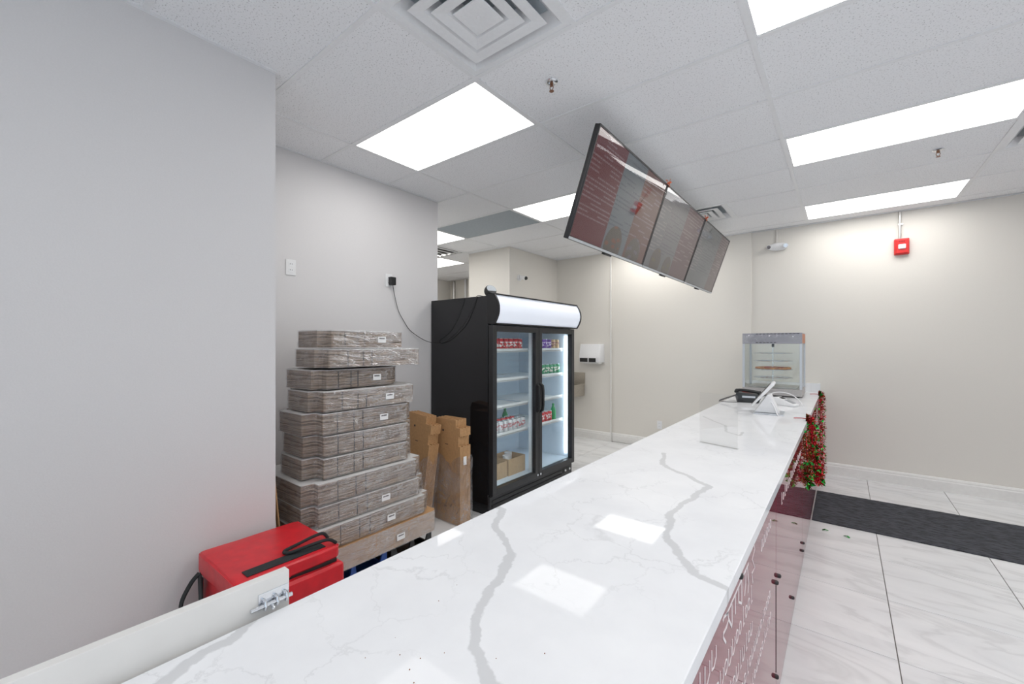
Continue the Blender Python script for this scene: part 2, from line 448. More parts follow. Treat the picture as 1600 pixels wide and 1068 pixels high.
# ------------------------------------------------------------------ mesh helpers
class MB:
    def __init__(s):
        s.bm = bmesh.new()
        s.mats = []
        s.mi = 0
    def use(s, m):
        if m not in s.mats:
            s.mats.append(m)
        s.mi = s.mats.index(m)
        return s
    def _tag(s, before):
        for f in s.bm.faces:
            if f not in before:
                f.material_index = s.mi
    def box(s, x0, x1, y0, y1, z0, z1, bev=0.0, seg=2):
        t = bmesh.new()
        bmesh.ops.create_cube(t, size=1)
        for v in t.verts:
            v.co = Vector(((x0 + x1) / 2 + v.co.x * (x1 - x0), (y0 + y1) / 2 + v.co.y * (y1 - y0), (z0 + z1) / 2 + v.co.z * (z1 - z0)))
        if bev:
            bmesh.ops.bevel(t, geom=t.edges[:], offset=bev, segments=seg, profile=0.5, affect='EDGES')
        return s._merge(t)
    def _merge(s, t, mtx=None):
        if mtx is not None:
            bmesh.ops.transform(t, matrix=mtx, verts=t.verts)
        vm = {v: s.bm.verts.new(v.co) for v in t.verts}
        out = []
        for f in t.faces:
            try:
                nf = s.bm.faces.new([vm[v] for v in f.verts])
                nf.material_index = s.mi
                out.append(nf)
            except ValueError:
                pass
        t.free()
        return list(vm.values())
    def prism(s, poly, z0, z1, mtx=None, bev=0.0):
        t = bmesh.new()
        lo = [t.verts.new((p[0], p[1], z0)) for p in poly]
        hi = [t.verts.new((p[0], p[1], z1)) for p in poly]
        n = len(poly)
        t.faces.new(lo[::-1]); t.faces.new(hi)
        for i in range(n):
            t.faces.new((lo[i], lo[(i + 1) % n], hi[(i + 1) % n], hi[i]))
        bmesh.ops.recalc_face_normals(t, faces=t.faces)
        if bev:
            bmesh.ops.bevel(t, geom=t.edges[:], offset=bev, segments=2, profile=0.5, affect='EDGES')
        return s._merge(t, mtx)
    def cyl(s, a, b, r, r2=None, n=16, cap=True):
        a, b = Vector(a), Vector(b)
        d = b - a
        t = bmesh.new()
        bmesh.ops.create_cone(t, cap_ends=cap, segments=n, radius1=r, radius2=r if r2 is None else r2, depth=d.length)
        q = d.to_track_quat('Z', 'Y').to_matrix().to_4x4()
        return s._merge(t, Matrix.Translation((a + b) / 2) @ q)
    def tube(s, pts, r, n=8):
        pts = [Vector(p) for p in pts]
        rings = []
        prev = None
        for i, p in enumerate(pts):
            d = (pts[min(i + 1, len(pts) - 1)] - pts[max(i - 1, 0)]).normalized()
            ref = prev if prev is not None else (Vector((0, 0, 1)) if abs(d.z) < 0.9 else Vector((1, 0, 0)))
            x = (ref - d * ref.dot(d))
            if x.length < 1e-5:
                x = d.orthogonal()
            x.normalize()
            prev = x
            y = d.cross(x)
            rr = r if not isinstance(r, (list, tuple)) else r[i]
            rings.append([s.bm.verts.new(p + (x * math.cos(k * 2 * math.pi / n) + y * math.sin(k * 2 * math.pi / n)) * rr) for k in range(n)])
        for A, B in zip(rings, rings[1:]):
            for k in range(n):
                f = s.bm.faces.new((A[k], A[(k + 1) % n], B[(k + 1) % n], B[k]))
                f.material_index = s.mi
        for ring, rev in ((rings[0], True), (rings[-1], False)):
            f = s.bm.faces.new(ring[::-1] if rev else ring)
            f.material_index = s.mi
        return s
    def lathe(s, prof, c, n=24, mtx=None):
        t = bmesh.new()
        rings = []
        for r, z in prof:
            rings.append([t.verts.new((r * math.cos(k * 2 * math.pi / n), r * math.sin(k * 2 * math.pi / n), z)) for k in range(n)])
        for A, B in zip(rings, rings[1:]):
            for k in range(n):
                t.faces.new((A[k], A[(k + 1) % n], B[(k + 1) % n], B[k]))
        t.faces.new(rings[0][::-1]); t.faces.new(rings[-1])
        bmesh.ops.recalc_face_normals(t, faces=t.faces)
        return s._merge(t, Matrix.Translation(c) @ (mtx or Matrix.Identity(4)))
    def quad(s, *p):
        f = s.bm.faces.new([s.bm.verts.new(Vector(q)) for q in p])
        f.material_index = s.mi
        return s
    def ribbon(s, pts, wid, up, thick):
        """flat strap that follows pts; wid across 'up' direction"""
        pts = [Vector(p) for p in pts]
        up = Vector(up).normalized()
        rows = []
        for i, p in enumerate(pts):
            d = (pts[min(i + 1, len(pts) - 1)] - pts[max(i - 1, 0)]).normalized()
            nrm = d.cross(up).normalized()
            rows.append([s.bm.verts.new(p + up * a * wid / 2 + nrm * b * thick / 2) for a, b in ((-1, -1), (1, -1), (1, 1), (-1, 1))])
        for A, B in zip(rows, rows[1:]):
            for k in range(4):
                s.bm.faces.new((A[k], A[(k + 1) % 4], B[(k + 1) % 4], B[k])).material_index = s.mi
        s.bm.faces.new(rows[0][::-1]).material_index = s.mi
        s.bm.faces.new(rows[-1]).material_index = s.mi
        return s
    def build(s, name, mat=None, parent=None, org=None, smooth=False, loc=None):
        bmesh.ops.recalc_face_normals(s.bm, faces=s.bm.faces)
        o3 = Vector(org) if org is not None else Vector((0, 0, 0))
        if parent is not None and org is None:
            p = parent
            while p is not None:
                o3 = o3 + Vector(p.location)
                p = p.parent
        if o3.length:
            for v in s.bm.verts:
                v.co -= o3
        me = bpy.data.meshes.new(name)
        s.bm.to_mesh(me)
        s.bm.free()
        for m in ([mat] if mat is not None else s.mats):
            me.materials.append(m)
        if mat is not None:
            for p in me.polygons:
                p.material_index = 0
        if smooth:
            for p in me.polygons:
                p.use_smooth = True
            try:
                me.set_sharp_from_angle(angle=R(35))
            except Exception:
                pass
        ob = bpy.data.objects.new(name, me)
        COL.objects.link(ob)
        if parent is not None:
            ob.parent = parent
        elif org is not None:
            ob.location = org
        if loc is not None:
            ob.location = loc
        return ob

def tag(o, label=None, cat=None, group=None, kind=None):
    if label: o['label'] = label
    if cat: o['category'] = cat
    if group: o['group'] = group
    if kind: o['kind'] = kind
    return o
def thing(name, loc, label, cat, group=None, rz=0.0):
    o = bpy.data.objects.new(name, None)
    o.empty_display_size = 0.05
    COL.objects.link(o)
    o.location = loc
    o.rotation_euler.z = rz
    return tag(o, label, cat, group)
def bx(name, mat, parent, *b, bev=0.0, **k):
    m = MB()
    m.box(*b, bev=bev)
    return m.build(name, mat, parent, **k)
def struct(name, mat, *b, parent=None, bev=0.0):
    m = MB(); m.box(*b, bev=bev)
    c = ((b[0] + b[1]) / 2, (b[2] + b[3]) / 2, b[4])
    o = m.build(name, mat, parent, org=c if parent is None else None)
    if parent is None:
        o['kind'] = 'structure'
    return o

# ------------------------------------------------------------------ room shell
ZC = 2.927
floor = struct('floor', M_GROUT, -7.2, 3.32, -2.6, 6.75, -0.06, -0.006)
tile_cache = {}
def floor_tile(x0, x1, y0, y1):
    key = (round(x1 - x0, 3), round(y1 - y0, 3))
    if key not in tile_cache:
        m = MB()
        m.box(-key[0] / 2, key[0] / 2, -key[1] / 2, key[1] / 2, -0.006, 0.0, bev=0.0012)
        o = m.build('floor_tile', M_FLOOR)
        tile_cache[key] = o.data
    else:
        o = bpy.data.objects.new('floor_tile', tile_cache[key])
        COL.objects.link(o)
    o.parent = floor
    o.location = Vector(((x0 + x1) / 2, (y0 + y1) / 2, 0)) - floor.location
TS = 0.6
xs = [0.205 + TS * k for k in range(-12, 6)]
ys = [2.70 + TS * k for k in range(-9, 7)]
def clipcells(regions, xs, ys, gap):
    out = []
    for rx0, rx1, ry0, ry1 in regions:
        for a, b in zip(xs, xs[1:]):
            for c, d in zip(ys, ys[1:]):
                x0, x1, y0, y1 = max(a + gap, rx0), min(b - gap, rx1), max(c + gap, ry0), min(d - gap, ry1)
                if x1 - x0 > 0.03 and y1 - y0 > 0.03:
                    out.append((x0, x1, y0, y1))
    return out
REG = [(-2.35, 3.2, -2.5, 0.96), (-3.2, 3.2, 0.96, 2.84), (-7.0, 3.2, 2.84, 4.76), (-7.0, -4.63, 4.76, 6.6), (-3.81, 3.2, 4.76, 6.05), (-7.0, -3.32, 0.96, 2.84), (-0.21, 3.2, 6.05, 6.11)]
for c in clipcells(REG, xs, ys, 0.0019):
    floor_tile(*c)

WT = 2.99
struct('wall_left', M_WALL, -2.47, -2.35, -2.62, 0.96, 0, WT)
struct('wall_left_return', M_WALL, -3.32, -2.47, 0.84, 0.96, 0, WT)
struct('wall_recess', M_WALL, -3.32, -3.2, 0.96, 2.84, 0, WT)
struct('wall_column', M_WALLW, -4.63, -3.81, 4.76, 6.30, 0, WT)
wf = struct('wall_far', M_WALLW, -0.92, 3.32, 6.11, 6.3, 0, WT)
struct('wall_far_middle', M_WALLW, -2.83, -0.92, 6.08, 6.3, 0, WT)
struct('wall_far_left', M_WALLW, -3.81, -2.83, 6.05, 6.3, 0, WT)
struct('wall_kitchen_far', M_WALLW, -7.2, -4.63, 6.6, 6.75, 0, WT)
struct('wall_kitchen_left', M_WALLW, -7.2, -7.0, 0.84, 6.6, 0, WT)
struct('wall_kitchen_near', M_WALLW, -7.0, -3.32, 0.84, 0.96, 0, WT)
struct('wall_right', M_WALLW, 3.2, 3.32, 4.2, 6.11, 0, WT)
struct('wall_right_sill', M_WALLW, 3.2, 3.32, -2.6, 4.2, 0, 0.4)
struct('wall_right_head', M_WALLW, 3.2, 3.32, -2.6, 4.2, 2.6, WT)
struct('wall_right_pier', M_WALLW, 3.2, 3.32, 0.9, 1.1, 0.4, 2.6)
for i, (a, b) in enumerate(((-2.6, 0.9), (1.1, 4.2))):  # unseen side windows, added to let in more daylight
    m = MB()
    for q in ((a, a + 0.05, 0.4, 2.6), (b - 0.05, b, 0.4, 2.6), (a + 0.05, b - 0.05, 0.4, 0.45), (a + 0.05, b - 0.05, 2.55, 2.6)):
        m.box(3.23, 3.29, q[0], q[1], q[2], q[3])
    o = m.build('window_%d' % (i + 3), M_ALU, None, org=(3.26, (a + b) / 2, 0.4))
    o['kind'] = 'structure'
    bx('window_pane', M_GLASS, o, 3.257, 3.263, a + 0.05, b - 0.05, 0.45, 2.55)
# shop front behind the camera: sill, head, piers and two glazed windows
struct('wall_back_sill', M_WALLW, -2.35, 3.2, -2.62, -2.5, 0, 0.4)
struct('wall_back_head', M_WALLW, -2.35, 3.2, -2.62, -2.5, 2.6, WT)
struct('wall_back_pier', M_WALLW, 0.3, 0.5, -2.62, -2.5, 0.4, 2.6)
for i, (a, b) in enumerate(((-2.35, 0.3), (0.5, 3.2))):
    m = MB()
    for q in ((a, a + 0.05, 0.4, 2.6), (b - 0.05, b, 0.4, 2.6), (a + 0.05, b - 0.05, 0.4, 0.45), (a + 0.05, b - 0.05, 2.55, 2.6)):
        m.box(q[0], q[1], -2.6, -2.54, q[2], q[3])
    o = m.build('window_%d' % (i + 1), M_ALU, None, org=((a + b) / 2, -2.57, 0.4))
    o['kind'] = 'structure'
    bx('window_pane', M_GLASS, o, a + 0.05, b - 0.05, -2.574, -2.568, 0.45, 2.55)

def baseboard(name, x0, x1, yf):
    m = MB()
    prof = [(0, 0), (-0.016, 0), (-0.016, 0.095), (-0.012, 0.105), (-0.012, 0.118), (-0.006, 0.132), (0, 0.136)]
    M = Matrix(((0, 0, 1, 0), (1, 0, 0, yf), (0, 1, 0, 0), (0, 0, 0, 1)))
    m.prism(prof, x0, x1, M)
    o = m.build(name, M_TRIM, None, org=((x0 + x1) / 2, yf, 0))
    o['kind'] = 'structure'
baseboard('baseboard_far', -0.20, 3.2, 6.11)
baseboard('baseboard_far_middle', -2.83, -0.96, 6.08)
baseboard('baseboard_far_left', -3.81, -2.83, 6.05)
t1 = MB(); t1.box(-2.836, -2.818, 6.036, 6.052, 0, ZC - 0.002, bev=0.004)
o = t1.build('trim_1', M_TRIM, None, org=(-2.827, 6.045, 0)); o['kind'] = 'structure'

# ------------------------------------------------------------------ suspended ceiling
ceil = struct('ceiling', M_TRIM, -7.2, 3.32, -2.6, 6.75, WT, WT + 0.06)
cx = [-7.625 + 1.215 * k for k in range(10)]          # ... -2.765 -1.55 -0.335 0.88 ...
cy = [1.641 + 0.605 * k for k in range(-7, 9)]
def cell(ix, iy):
    return cx[ix], cx[ix + 1], cy[iy], cy[iy + 1]
IX = {round(v, 3): i for i, v in enumerate(cx)}
def near(lst, v):
    return min(range(len(lst)), key=lambda i: abs(lst[i] - v))
G = 0.012
LIGHTS = [(-2.765, 1.641), (-2.765, 3.456), (-0.335, 1.641), (-0.335, 3.456), (-0.335, 5.271), (-5.195, 3.456), (-6.41, 4.666),
          (-0.335, -0.174), (-0.335, -1.989), (2.095, 1.641), (2.095, 3.456), (2.095, -0.174), (2.095, -1.989), (-5.195, 1.641), (-5.195, 2.851), (-2.765, 5.271)]  # unseen panels added to light shop and kitchen; only the last is inferred
LCELL = {(near(cx, a), near(cy, b)) for a, b in LIGHTS}
DIFF = [(-1.55, 1.036), (-1.55, 4.666), (0.88, 4.061)]
DCELL = {(near(cx, a), near(cy, b)) for a, b in DIFF}
GREY = (near(cx, -3.98), near(cy, 3.456))
KV = (near(cx, -5.195), near(cy, 4.061))
ctile = {}
def ceil_tile(x0, x1, y0, y1, mat=None, name='ceiling_tile'):
    mat = mat or M_TILE
    key = (round(x1 - x0, 3), round(y1 - y0, 3), mat.name)
    if key not in ctile:
        m = MB(); m.box(-key[0] / 2, key[0] / 2, -key[1] / 2, key[1] / 2, 0, 0.015)
        o = m.build(name, mat); ctile[key] = o.data
    else:
        o = bpy.data.objects.new(name, ctile[key]); COL.objects.link(o)
    o.parent = ceil
    o.location = Vector(((x0 + x1) / 2, (y0 + y1) / 2, ZC + 0.004)) - ceil.location
    return o
def bar(x0, x1, y0, y1):
    return bx('ceiling_grid_bar', M_WHITE2, ceil, x0, x1, y0, y1, ZC, ZC + 0.02)
for rx0, rx1, ry0, ry1 in REG[:6]:
    for i in range(len(cx) - 1):
        for j in range(len(cy) - 1):
            a, b, c, d = cell(i, j)
            if (i, j) in LCELL and (i, j) != (near(cx, -6.41), near(cy, 4.666)):
                continue
            if (i, j) == (near(cx, -6.41), near(cy, 4.666)):
                continue
            if (i, j) in DCELL:
                a = a + 0.61
            if (i, j) == KV:
                a = a + 0.61
            x0, x1, y0, y1 = max(a + G, rx0), min(b - G, rx1), max(c + G, ry0), min(d - G, ry1)
            if x1 - x0 > 0.02 and y1 - y0 > 0.02:
                if (i, j) == GREY:
                    o = ceil_tile(x0, x1, y0, y1, M_GREYD, 'ceiling_panel')
                    o['label'] = 'dark grey ceiling panel beside a bright light'
                else:
                    ceil_tile(x0, x1, y0, y1)
    for x in cx:
        if rx0 < x < rx1:
            bar(x - G, x + G, ry0, ry1)
    for y in cy:
        if ry0 < y < ry1:
            xx = [rx0] + [x for x in cx if rx0 < x < rx1] + [rx1]
            for a, b in zip(xx, xx[1:]):
                x0 = a + (G if a != rx0 else 0); x1 = b - (G if b != rx1 else 0)
                if x1 - x0 > 0.02:
                    bar(x0, x1, y - G, y + G)
for (dx, dy) in DIFF + [(-5.195, 4.061)]:
    bar(dx + 0.598, dx + 0.622, dy + G, dy + 0.605 - G)

# wall angle strips where the ceiling meets the walls
def angle(x0, x1, y0, y1):
    bx('ceiling_edge_angle', M_WHITE2, ceil, x0, x1, y0, y1, ZC - 0.001, ZC + 0.012)
angle(-2.35, -2.328, -2.5, 0.96); angle(-3.2, -3.178, 0.96, 2.84); angle(-0.92, 3.2, 6.088, 6.11); angle(-2.83, -0.92, 6.058, 6.08)
angle(-3.81, -2.83, 6.028, 6.05); angle(-3.81, -3.788, 4.76, 6.028); angle(-4.63, -3.81, 4.738, 4.76)

LLAB = {(-2.765, 1.641): 'large glowing ceiling panel above the stacked cardboard and drinks fridge', (-2.765, 3.456): 'glowing ceiling panel half hidden behind the nearest hanging menu screen',
        (-0.335, 1.641): 'glowing ceiling panel cut off by the top of the picture', (-0.335, 3.456): 'long glowing ceiling panel at right, between two sprinklers and the picture edge',
        (-0.335, 5.271): 'glowing ceiling panel nearest the wall with the red alarm', (-5.195, 3.456): 'glowing ceiling panel next to the dark grey ceiling panel',
        (-2.765, 5.271): 'glowing ceiling panel wholly hidden behind the hanging menu screens', (-5.195, 1.641): 'glowing ceiling panel added as fill in the back kitchen, outside the picture', (-5.195, 2.851): 'glowing ceiling panel added as fill near the kitchen opening, outside the picture',
        (-6.41, 4.666): 'farthest glowing ceiling panel, in the back kitchen behind the fridge'}
for a, b in LIGHTS:
    i, j = near(cx, a), near(cy, b)
    x0, x1, y0, y1 = cell(i, j)
    x0 += G; x1 -= G; y0 += G; y1 -= G
    x1 = min(x1, 3.19); y0 = max(y0, -2.49)
    t = thing('ceiling_light', ((x0 + x1) / 2, (y0 + y1) / 2, ZC + 0.003), LLAB.get((a, b), 'glowing ceiling panel added to light the customer side, outside the picture'), 'ceiling light', 'recessed ceiling light panels')
    m = MB()
    e = 0.012
    for q in ((x0, x0 + e, y0, y1), (x1 - e, x1, y0, y1), (x0 + e, x1 - e, y0, y0 + e), (x0 + e, x1 - e, y1 - e, y1)):
        m.box(*q, ZC + 0.001, ZC + 0.03)
    m.build('frame', M_WHITE2, t)
    bx('diffuser', M_PANEL, t, x0 + e, x1 - e, y0 + e, y1 - e, ZC + 0.004, ZC + 0.02)

DL = ['square louvred air diffuser cut by the top picture edge', 'square air diffuser behind the far end of the menu screens', 'square air diffuser at the right picture edge']
for (a, b), lab in zip(DIFF, DL):
    x0, x1, y0, y1 = a + G, a + 0.598, b + G, b + 0.605 - G
    xc, yc = (x0 + x1) / 2, (y0 + y1) / 2
    t = thing('air_diffuser', (xc, yc, ZC), lab, 'air vent', 'square ceiling air diffusers')
    m = MB()
    h = (x1 - x0) / 2
    def ringp(m, r0, z0, r1, z1, th=0.003):
        P = [[(xc + sx * r, yc + sy * r, z) for sx, sy in ((-1, -1), (1, -1), (1, 1), (-1, 1))] for r, z in ((r0, z0), (r1, z1), (r1, z1 + th), (r0, z0 + th))]
        for A, B in zip(P, P[1:] + P[:1]):
            for k in range(4):
                m.quad(A[k], A[(k + 1) % 4], B[(k + 1) % 4], B[k])
    ringp(m, h, ZC + 0.002, h - 0.03, ZC + 0.002)
    ringp(m, h - 0.03, ZC + 0.002, h - 0.075, ZC + 0.055)
    m.build('frame', M_WHITE2, t)
    for k, (ro, ri) in enumerate(((0.215, 0.150), (0.145, 0.082))):
        m = MB()
        ringp(m, ro, ZC - 0.004 - 0.001 * k, ro - 0.05, ZC + 0.0)
        ringp(m, ro - 0.05, ZC + 0.0, ri - 0.03, ZC + 0.05)
        m.build('vane', M_WHITE2, t)
    m = MB()
    m.box(xc - 0.078, xc + 0.078, yc - 0.078, yc + 0.078, ZC - 0.006, ZC + 0.002, bev=0.003)
    m.build('centre_plate', M_WHITE2, t)
    m = MB(); m.lathe([(0.001, -0.009), (0.008, -0.008), (0.011, -0.005)], (xc, yc, ZC), 12)
    m.build('screw', M_WHITE2, t)
    bx('duct', M_GREYD, t, xc - h + 0.03, xc + h - 0.03, yc - h + 0.03, yc + h - 0.03, ZC + 0.058, ZC + 0.061)
# kitchen grille
x0, y0 = -5.195 + G, 4.061 + G
t = thing('ceiling_grille', (x0 + 0.29, y0 + 0.29, ZC), 'dark slatted return grille in the back kitchen ceiling', 'air vent')
m = MB()
for q in ((x0, x0 + 0.03, y0, y0 + 0.58), (x0 + 0.556, x0 + 0.586, y0, y0 + 0.58), (x0 + 0.03, x0 + 0.556, y0, y0 + 0.03), (x0 + 0.03, x0 + 0.556, y0 + 0.55, y0 + 0.58)):
    m.box(*q, ZC - 0.002, ZC + 0.01)
m.build('frame', M_WHITE2, t)
bx('duct', M_GRAYSLOT, t, x0 + 0.03, x0 + 0.556, y0 + 0.03, y0 + 0.55, ZC + 0.03, ZC + 0.04)
for k in range(4):
    xa = x0 + 0.09 + k * 0.125
    bx('slat', M_WHITE2, t, xa, xa + 0.045, y0 + 0.03, y0 + 0.55, ZC + 0.002, ZC + 0.006)

for (sx, sy, lab) in ((-1.244, 1.92, 'sprinkler head on the ceiling beside the large square diffuser'), (0.545, 4.347, 'sprinkler head on the ceiling between the two long light panels')):
    t = thing('sprinkler', (sx, sy, ZC), lab, 'sprinkler', 'ceiling sprinkler heads')
    m = MB(); m.lathe([(0.03, 0.004), (0.034, -0.001), (0.028, -0.006), (0.016, -0.009)], (sx, sy, ZC), 20); m.build('escutcheon', M_CHROME, t, smooth=True)
    m = MB()
    m.cyl((sx, sy, ZC - 0.008), (sx, sy, ZC - 0.022), 0.010, 0.009, 10)
    for k in (-1, 1):
        m.tube([(sx + k * 0.008, sy, ZC - 0.02), (sx + k * 0.011, sy, ZC - 0.032), (sx + k * 0.003, sy, ZC - 0.048)], 0.0022, 6)
    m.build('body', M_COPPER, t)
    m = MB(); m.lathe([(0.004, -0.047), (0.013, -0.049), (0.013, -0.051)], (sx, sy, ZC), 12); m.build('deflector', M_COPPER, t)

# ------------------------------------------------------------------ service counter
CT = 0.945
XF = -0.206
ctop = MB(); ctop.box(-0.93, XF, -1.6, 6.06, CT - 0.036, CT, bev=0.002)
ctop = ctop.build('countertop', M_QUARTZ, None, org=(-0.57, 2.2, CT - 0.036))
tag(ctop, 'long white stone countertop with grey veins running to the far wall', 'countertop')
spl = MB(); spl.box(-0.93, XF - 0.004, 6.075, 6.108, CT - 0.036, 1.045, bev=0.002)
spl.box(-0.93, XF, 6.0601, 6.0749, CT - 0.036, CT)
spl = spl.build('backsplash', M_QUARTZ, None, org=(-0.57, 6.09, CT))
tag(spl, 'low white stone upstand at the end of the counter beside the food warmer', 'backsplash')
sc = thing('service_counter', (-0.57, 2.2, 0), 'counter base with glossy burgundy front panels and white lettering', 'counter')
bx('body', M_WHITE2, sc, -0.90, -0.232, -1.55, 6.07, 0.0, CT - 0.037)
XP = -0.218
JN = [-1.5, 2.03, 3.43, 6.07]
panels = []
for a, b in zip(JN, JN[1:]):
    panels.append(bx('front_panel', M_BURG, sc, -0.231, XP, a + 0.0015, b - 0.0015, 0.012, CT - 0.045, bev=0.001))
for (y, z) in ((2.085, 0.525), (2.000, 0.535), (2.005, 0.150), (3.455, 0.155), (3.400, 0.125), (2.70, 0.142), (1.236, 0.893)):
    m = MB(); m.lathe([(0.009, 0.0), (0.009, 0.007), (0.0075, 0.011), (0.004, 0.013)], (XP, y, z), 14, Matrix.Rotation(R(90), 4, 'Y'))
    m.build('standoff_cap', M_BLACK, sc, smooth=True)
bx('joint_strip', M_BLACK, sc, XP, XP + 0.0015, 2.028, 2.032, 0.15, 0.53)
# lettering on the front, traced as strokes in the panel plane (y, z)
M_LET = plain('white_lettering', (0.80, 0.76, 0.77), 0.5, var=0.03)
def strokes(lst, wd, parent):
    for s in lst:
        m = MB()
        n_ = len(s)
        def nrm(i):
            a, b = Vector((0, *s[max(i - 1, 0)])), Vector((0, *s[min(i + 1, n_ - 1)]))
            d = (b - a)
            if d.length < 1e-6:
                d = Vector((0, s[i][0] - s[i - 1][0], s[i][1] - s[i - 1][1]))
            d.normalize()
            return Vector((0, -d.z, d.y)) * wd / 2
        rows = []
        for i, p in enumerate(s):
            c = Vector((0, *p)); q = nrm(i)
            rows.append([m.bm.verts.new(v) for v in ((XP, c.y - q.y, c.z - q.z), (XP, c.y + q.y, c.z + q.z), (XP + 0.0012, c.y + q.y, c.z + q.z), (XP + 0.0012, c.y - q.y, c.z - q.z))])
        for A, B in zip(rows, rows[1:]):
            for k in range(4):
                m.bm.faces.new((A[k], A[(k + 1) % 4], B[(k + 1) % 4], B[k]))
        m.bm.faces.new(rows[0][::-1]); m.bm.faces.new(rows[-1])
        m.build('letter', M_LET, parent)
big = [[(1.093, .861), (1.39, .861)], [(1.088, .798), (1.061, .824), (1.062, .833), (1.096, .831), (1.118, .837), (1.108, .857), (1.069, .868), (1.056, .864)],
       [(1.118, .837), (1.156, .799)], [(1.156, .86), (1.158, .802)], [(1.197, .858), (1.199, .809)], [(1.239, .859), (1.241, .82), (1.285, .795)], [(1.283, .857), (1.285, .795)],
       [(1.348, .857), (1.341, .823), (1.327, .796)], [(1.37, .857), (1.39, .801), (1.38, .779)], [(1.468, .898), (1.499, .861), (1.452, .847), (1.499, .803), (1.444, .808), (1.463, .772)]]
strokes(big, 0.0065, panels[0])
def loops(y0, y1, z, h, n, seed):
    r = random.Random(seed)
    out = []
    st = (y1 - y0) / n
    for k in range(n):
        c = y0 + (k + 0.5) * st
        t = r.random()
        w_ = st * 0.34
        if t < 0.45:
            out.append([(c + w_ * math.cos(q * math.pi / 4), z + h * 0.33 * math.sin(q * math.pi / 4)) for q in range(9)])
        elif t < 0.7:
            out.append([(c - w_, z + h * .5), (c - w_, z - h * .3), (c, z - h * .4), (c + w_, z - h * .2), (c + w_, z + h * .3)])
        else:
            out.append([(c, z + h * 0.7), (c, z - h * 0.4), (c + w_, z - h * .35)])
    return out
strokes(loops(0.98, 1.46, .74, .050, 11, 3), 0.0038, panels[0])
strokes(loops(0.90, 1.46, .645, .046, 13, 5), 0.0038, panels[0])
strokes(loops(1.10, 1.86, .56, .040, 18, 8), 0.0032, panels[0])
strokes(loops(1.20, 1.88, .47, .036, 17, 9), 0.0032, panels[0])
strokes(loops(0.72, 1.00, .83, .052, 5, 11), 0.0042, panels[0])
strokes(loops(1.62, 1.88, .82, .05, 6, 12), 0.0038, panels[0])
strokes(loops(2.2, 3.3, .80, .05, 16, 15), 0.002, panels[1])

# swing gate behind the counter with its bolt
g = thing('swing_gate', (-0.956, -0.5, 0), 'off-white board gate standing along the back edge of the counter', 'gate')
bx('board', plain('off_white_board', (0.70, 0.69, 0.675), 0.5, gscale=12, var=0.03), g, -0.966, -0.945, -1.5, 0.414, 0.30, 1.012, bev=0.001)
bolt = MB(); bolt.box(-0.945, -0.9425, 0.352, 0.412, 0.953, 0.985, bev=0.0006)
bolt = bolt.build('latch_plate', M_CHROME, g)
m = MB(); m.cyl((-0.936, 0.335, 0.962), (-0.936, 0.416, 0.962), 0.0042, None, 10); m.build('slide_bolt', M_CHROME, bolt, smooth=True)
for y in (0.362, 0.385, 0.404):
    m = MB(); m.tube([(-0.9425, y, 0.953), (-0.933, y, 0.955), (-0.930, y, 0.962), (-0.933, y, 0.970), (-0.9425, y, 0.972)], 0.0028, 6); m.build('staple', M_CHROME, bolt)
m = MB(); m.cyl((-0.936, 0.374, 0.962), (-0.924, 0.374, 0.955), 0.003, None, 8); m.build('knob', M_CHROME, bolt)

# ------------------------------------------------------------------ drinks fridge
FX0, FX1, FY0, FY1, FZ = -3.185, -2.385, 2.745, 4.155, 1.93
fr = thing('drinks_fridge', ((FX0 + FX1) / 2, (FY0 + FY1) / 2, 0), 'tall black double glass-door drinks fridge with a blank lit sign', 'fridge')
XB = FX1 - 0.055                                   # cabinet front plane, doors hang in front
bx('side_panel', M_CAB, fr, FX0, XB, FY0, FY0 + 0.045, 0.03, FZ, bev=0.002)
bx('side_panel', M_CAB, fr, FX0, XB, FY1 - 0.045, FY1, 0.03, FZ, bev=0.002)
bx('back_panel', M_LINER, fr, FX0, FX0 + 0.05, FY0 + 0.045, FY1 - 0.045, 0.03, FZ)
bx('top_panel', M_CAB, fr, FX0 + 0.05, XB, FY0 + 0.045, FY1 - 0.045, 1.69, FZ)
bx('inner_ceiling', M_LINER, fr, FX0 + 0.05, XB, FY0 + 0.045, FY1 - 0.045, 1.655, 1.69)
bx('inner_floor', M_LINER, fr, FX0 + 0.05, XB, FY0 + 0.045, FY1 - 0.045, 0.17, 0.235)
for y in (FY0 + 0.045, FY1 - 0.053):
    bx('inner_side', M_LINER, fr, FX0 + 0.05, XB - 0.002, y, y + 0.008, 0.235, 1.655)
YM = (FY0 + FY1) / 2
bx('mullion', M_SHELF, fr, XB - 0.05, XB - 0.002, YM - 0.03, YM + 0.03, 0.235, 1.655)
for y in (YM + 0.032, FY1 - 0.075, FY0 + 0.058):
    bx('led_strip', M_LED, fr, XB - 0.035, XB - 0.018, y, y + 0.014, 0.28, 1.60)
base = bx('base_grille', M_FRAME, fr, FX0 + 0.02, XB + 0.02, FY0 + 0.002, FY1 - 0.002, 0.0, 0.165, bev=0.004)
for k in range(3):
    bx('louvre', M_BLACK, base, XB + 0.02, XB + 0.028, FY0 + 0.03, FY1 - 0.22, 0.028 + k * 0.040, 0.052 + k * 0.040, bev=0.003)
bx('control_panel', M_BLACK, base, XB + 0.02, XB + 0.024, FY1 - 0.19, FY1 - 0.03, 0.085, 0.135)
for k in range(2):
    m = MB(); m.cyl((XB + 0.024, FY1 - 0.15 + k * 0.09, 0.11), (XB + 0.032, FY1 - 0.15 + k * 0.09, 0.11), 0.012, None, 12); m.build('control_knob', M_STICK, base)
SHZ = [1.445, 1.17, 0.92, 0.66]
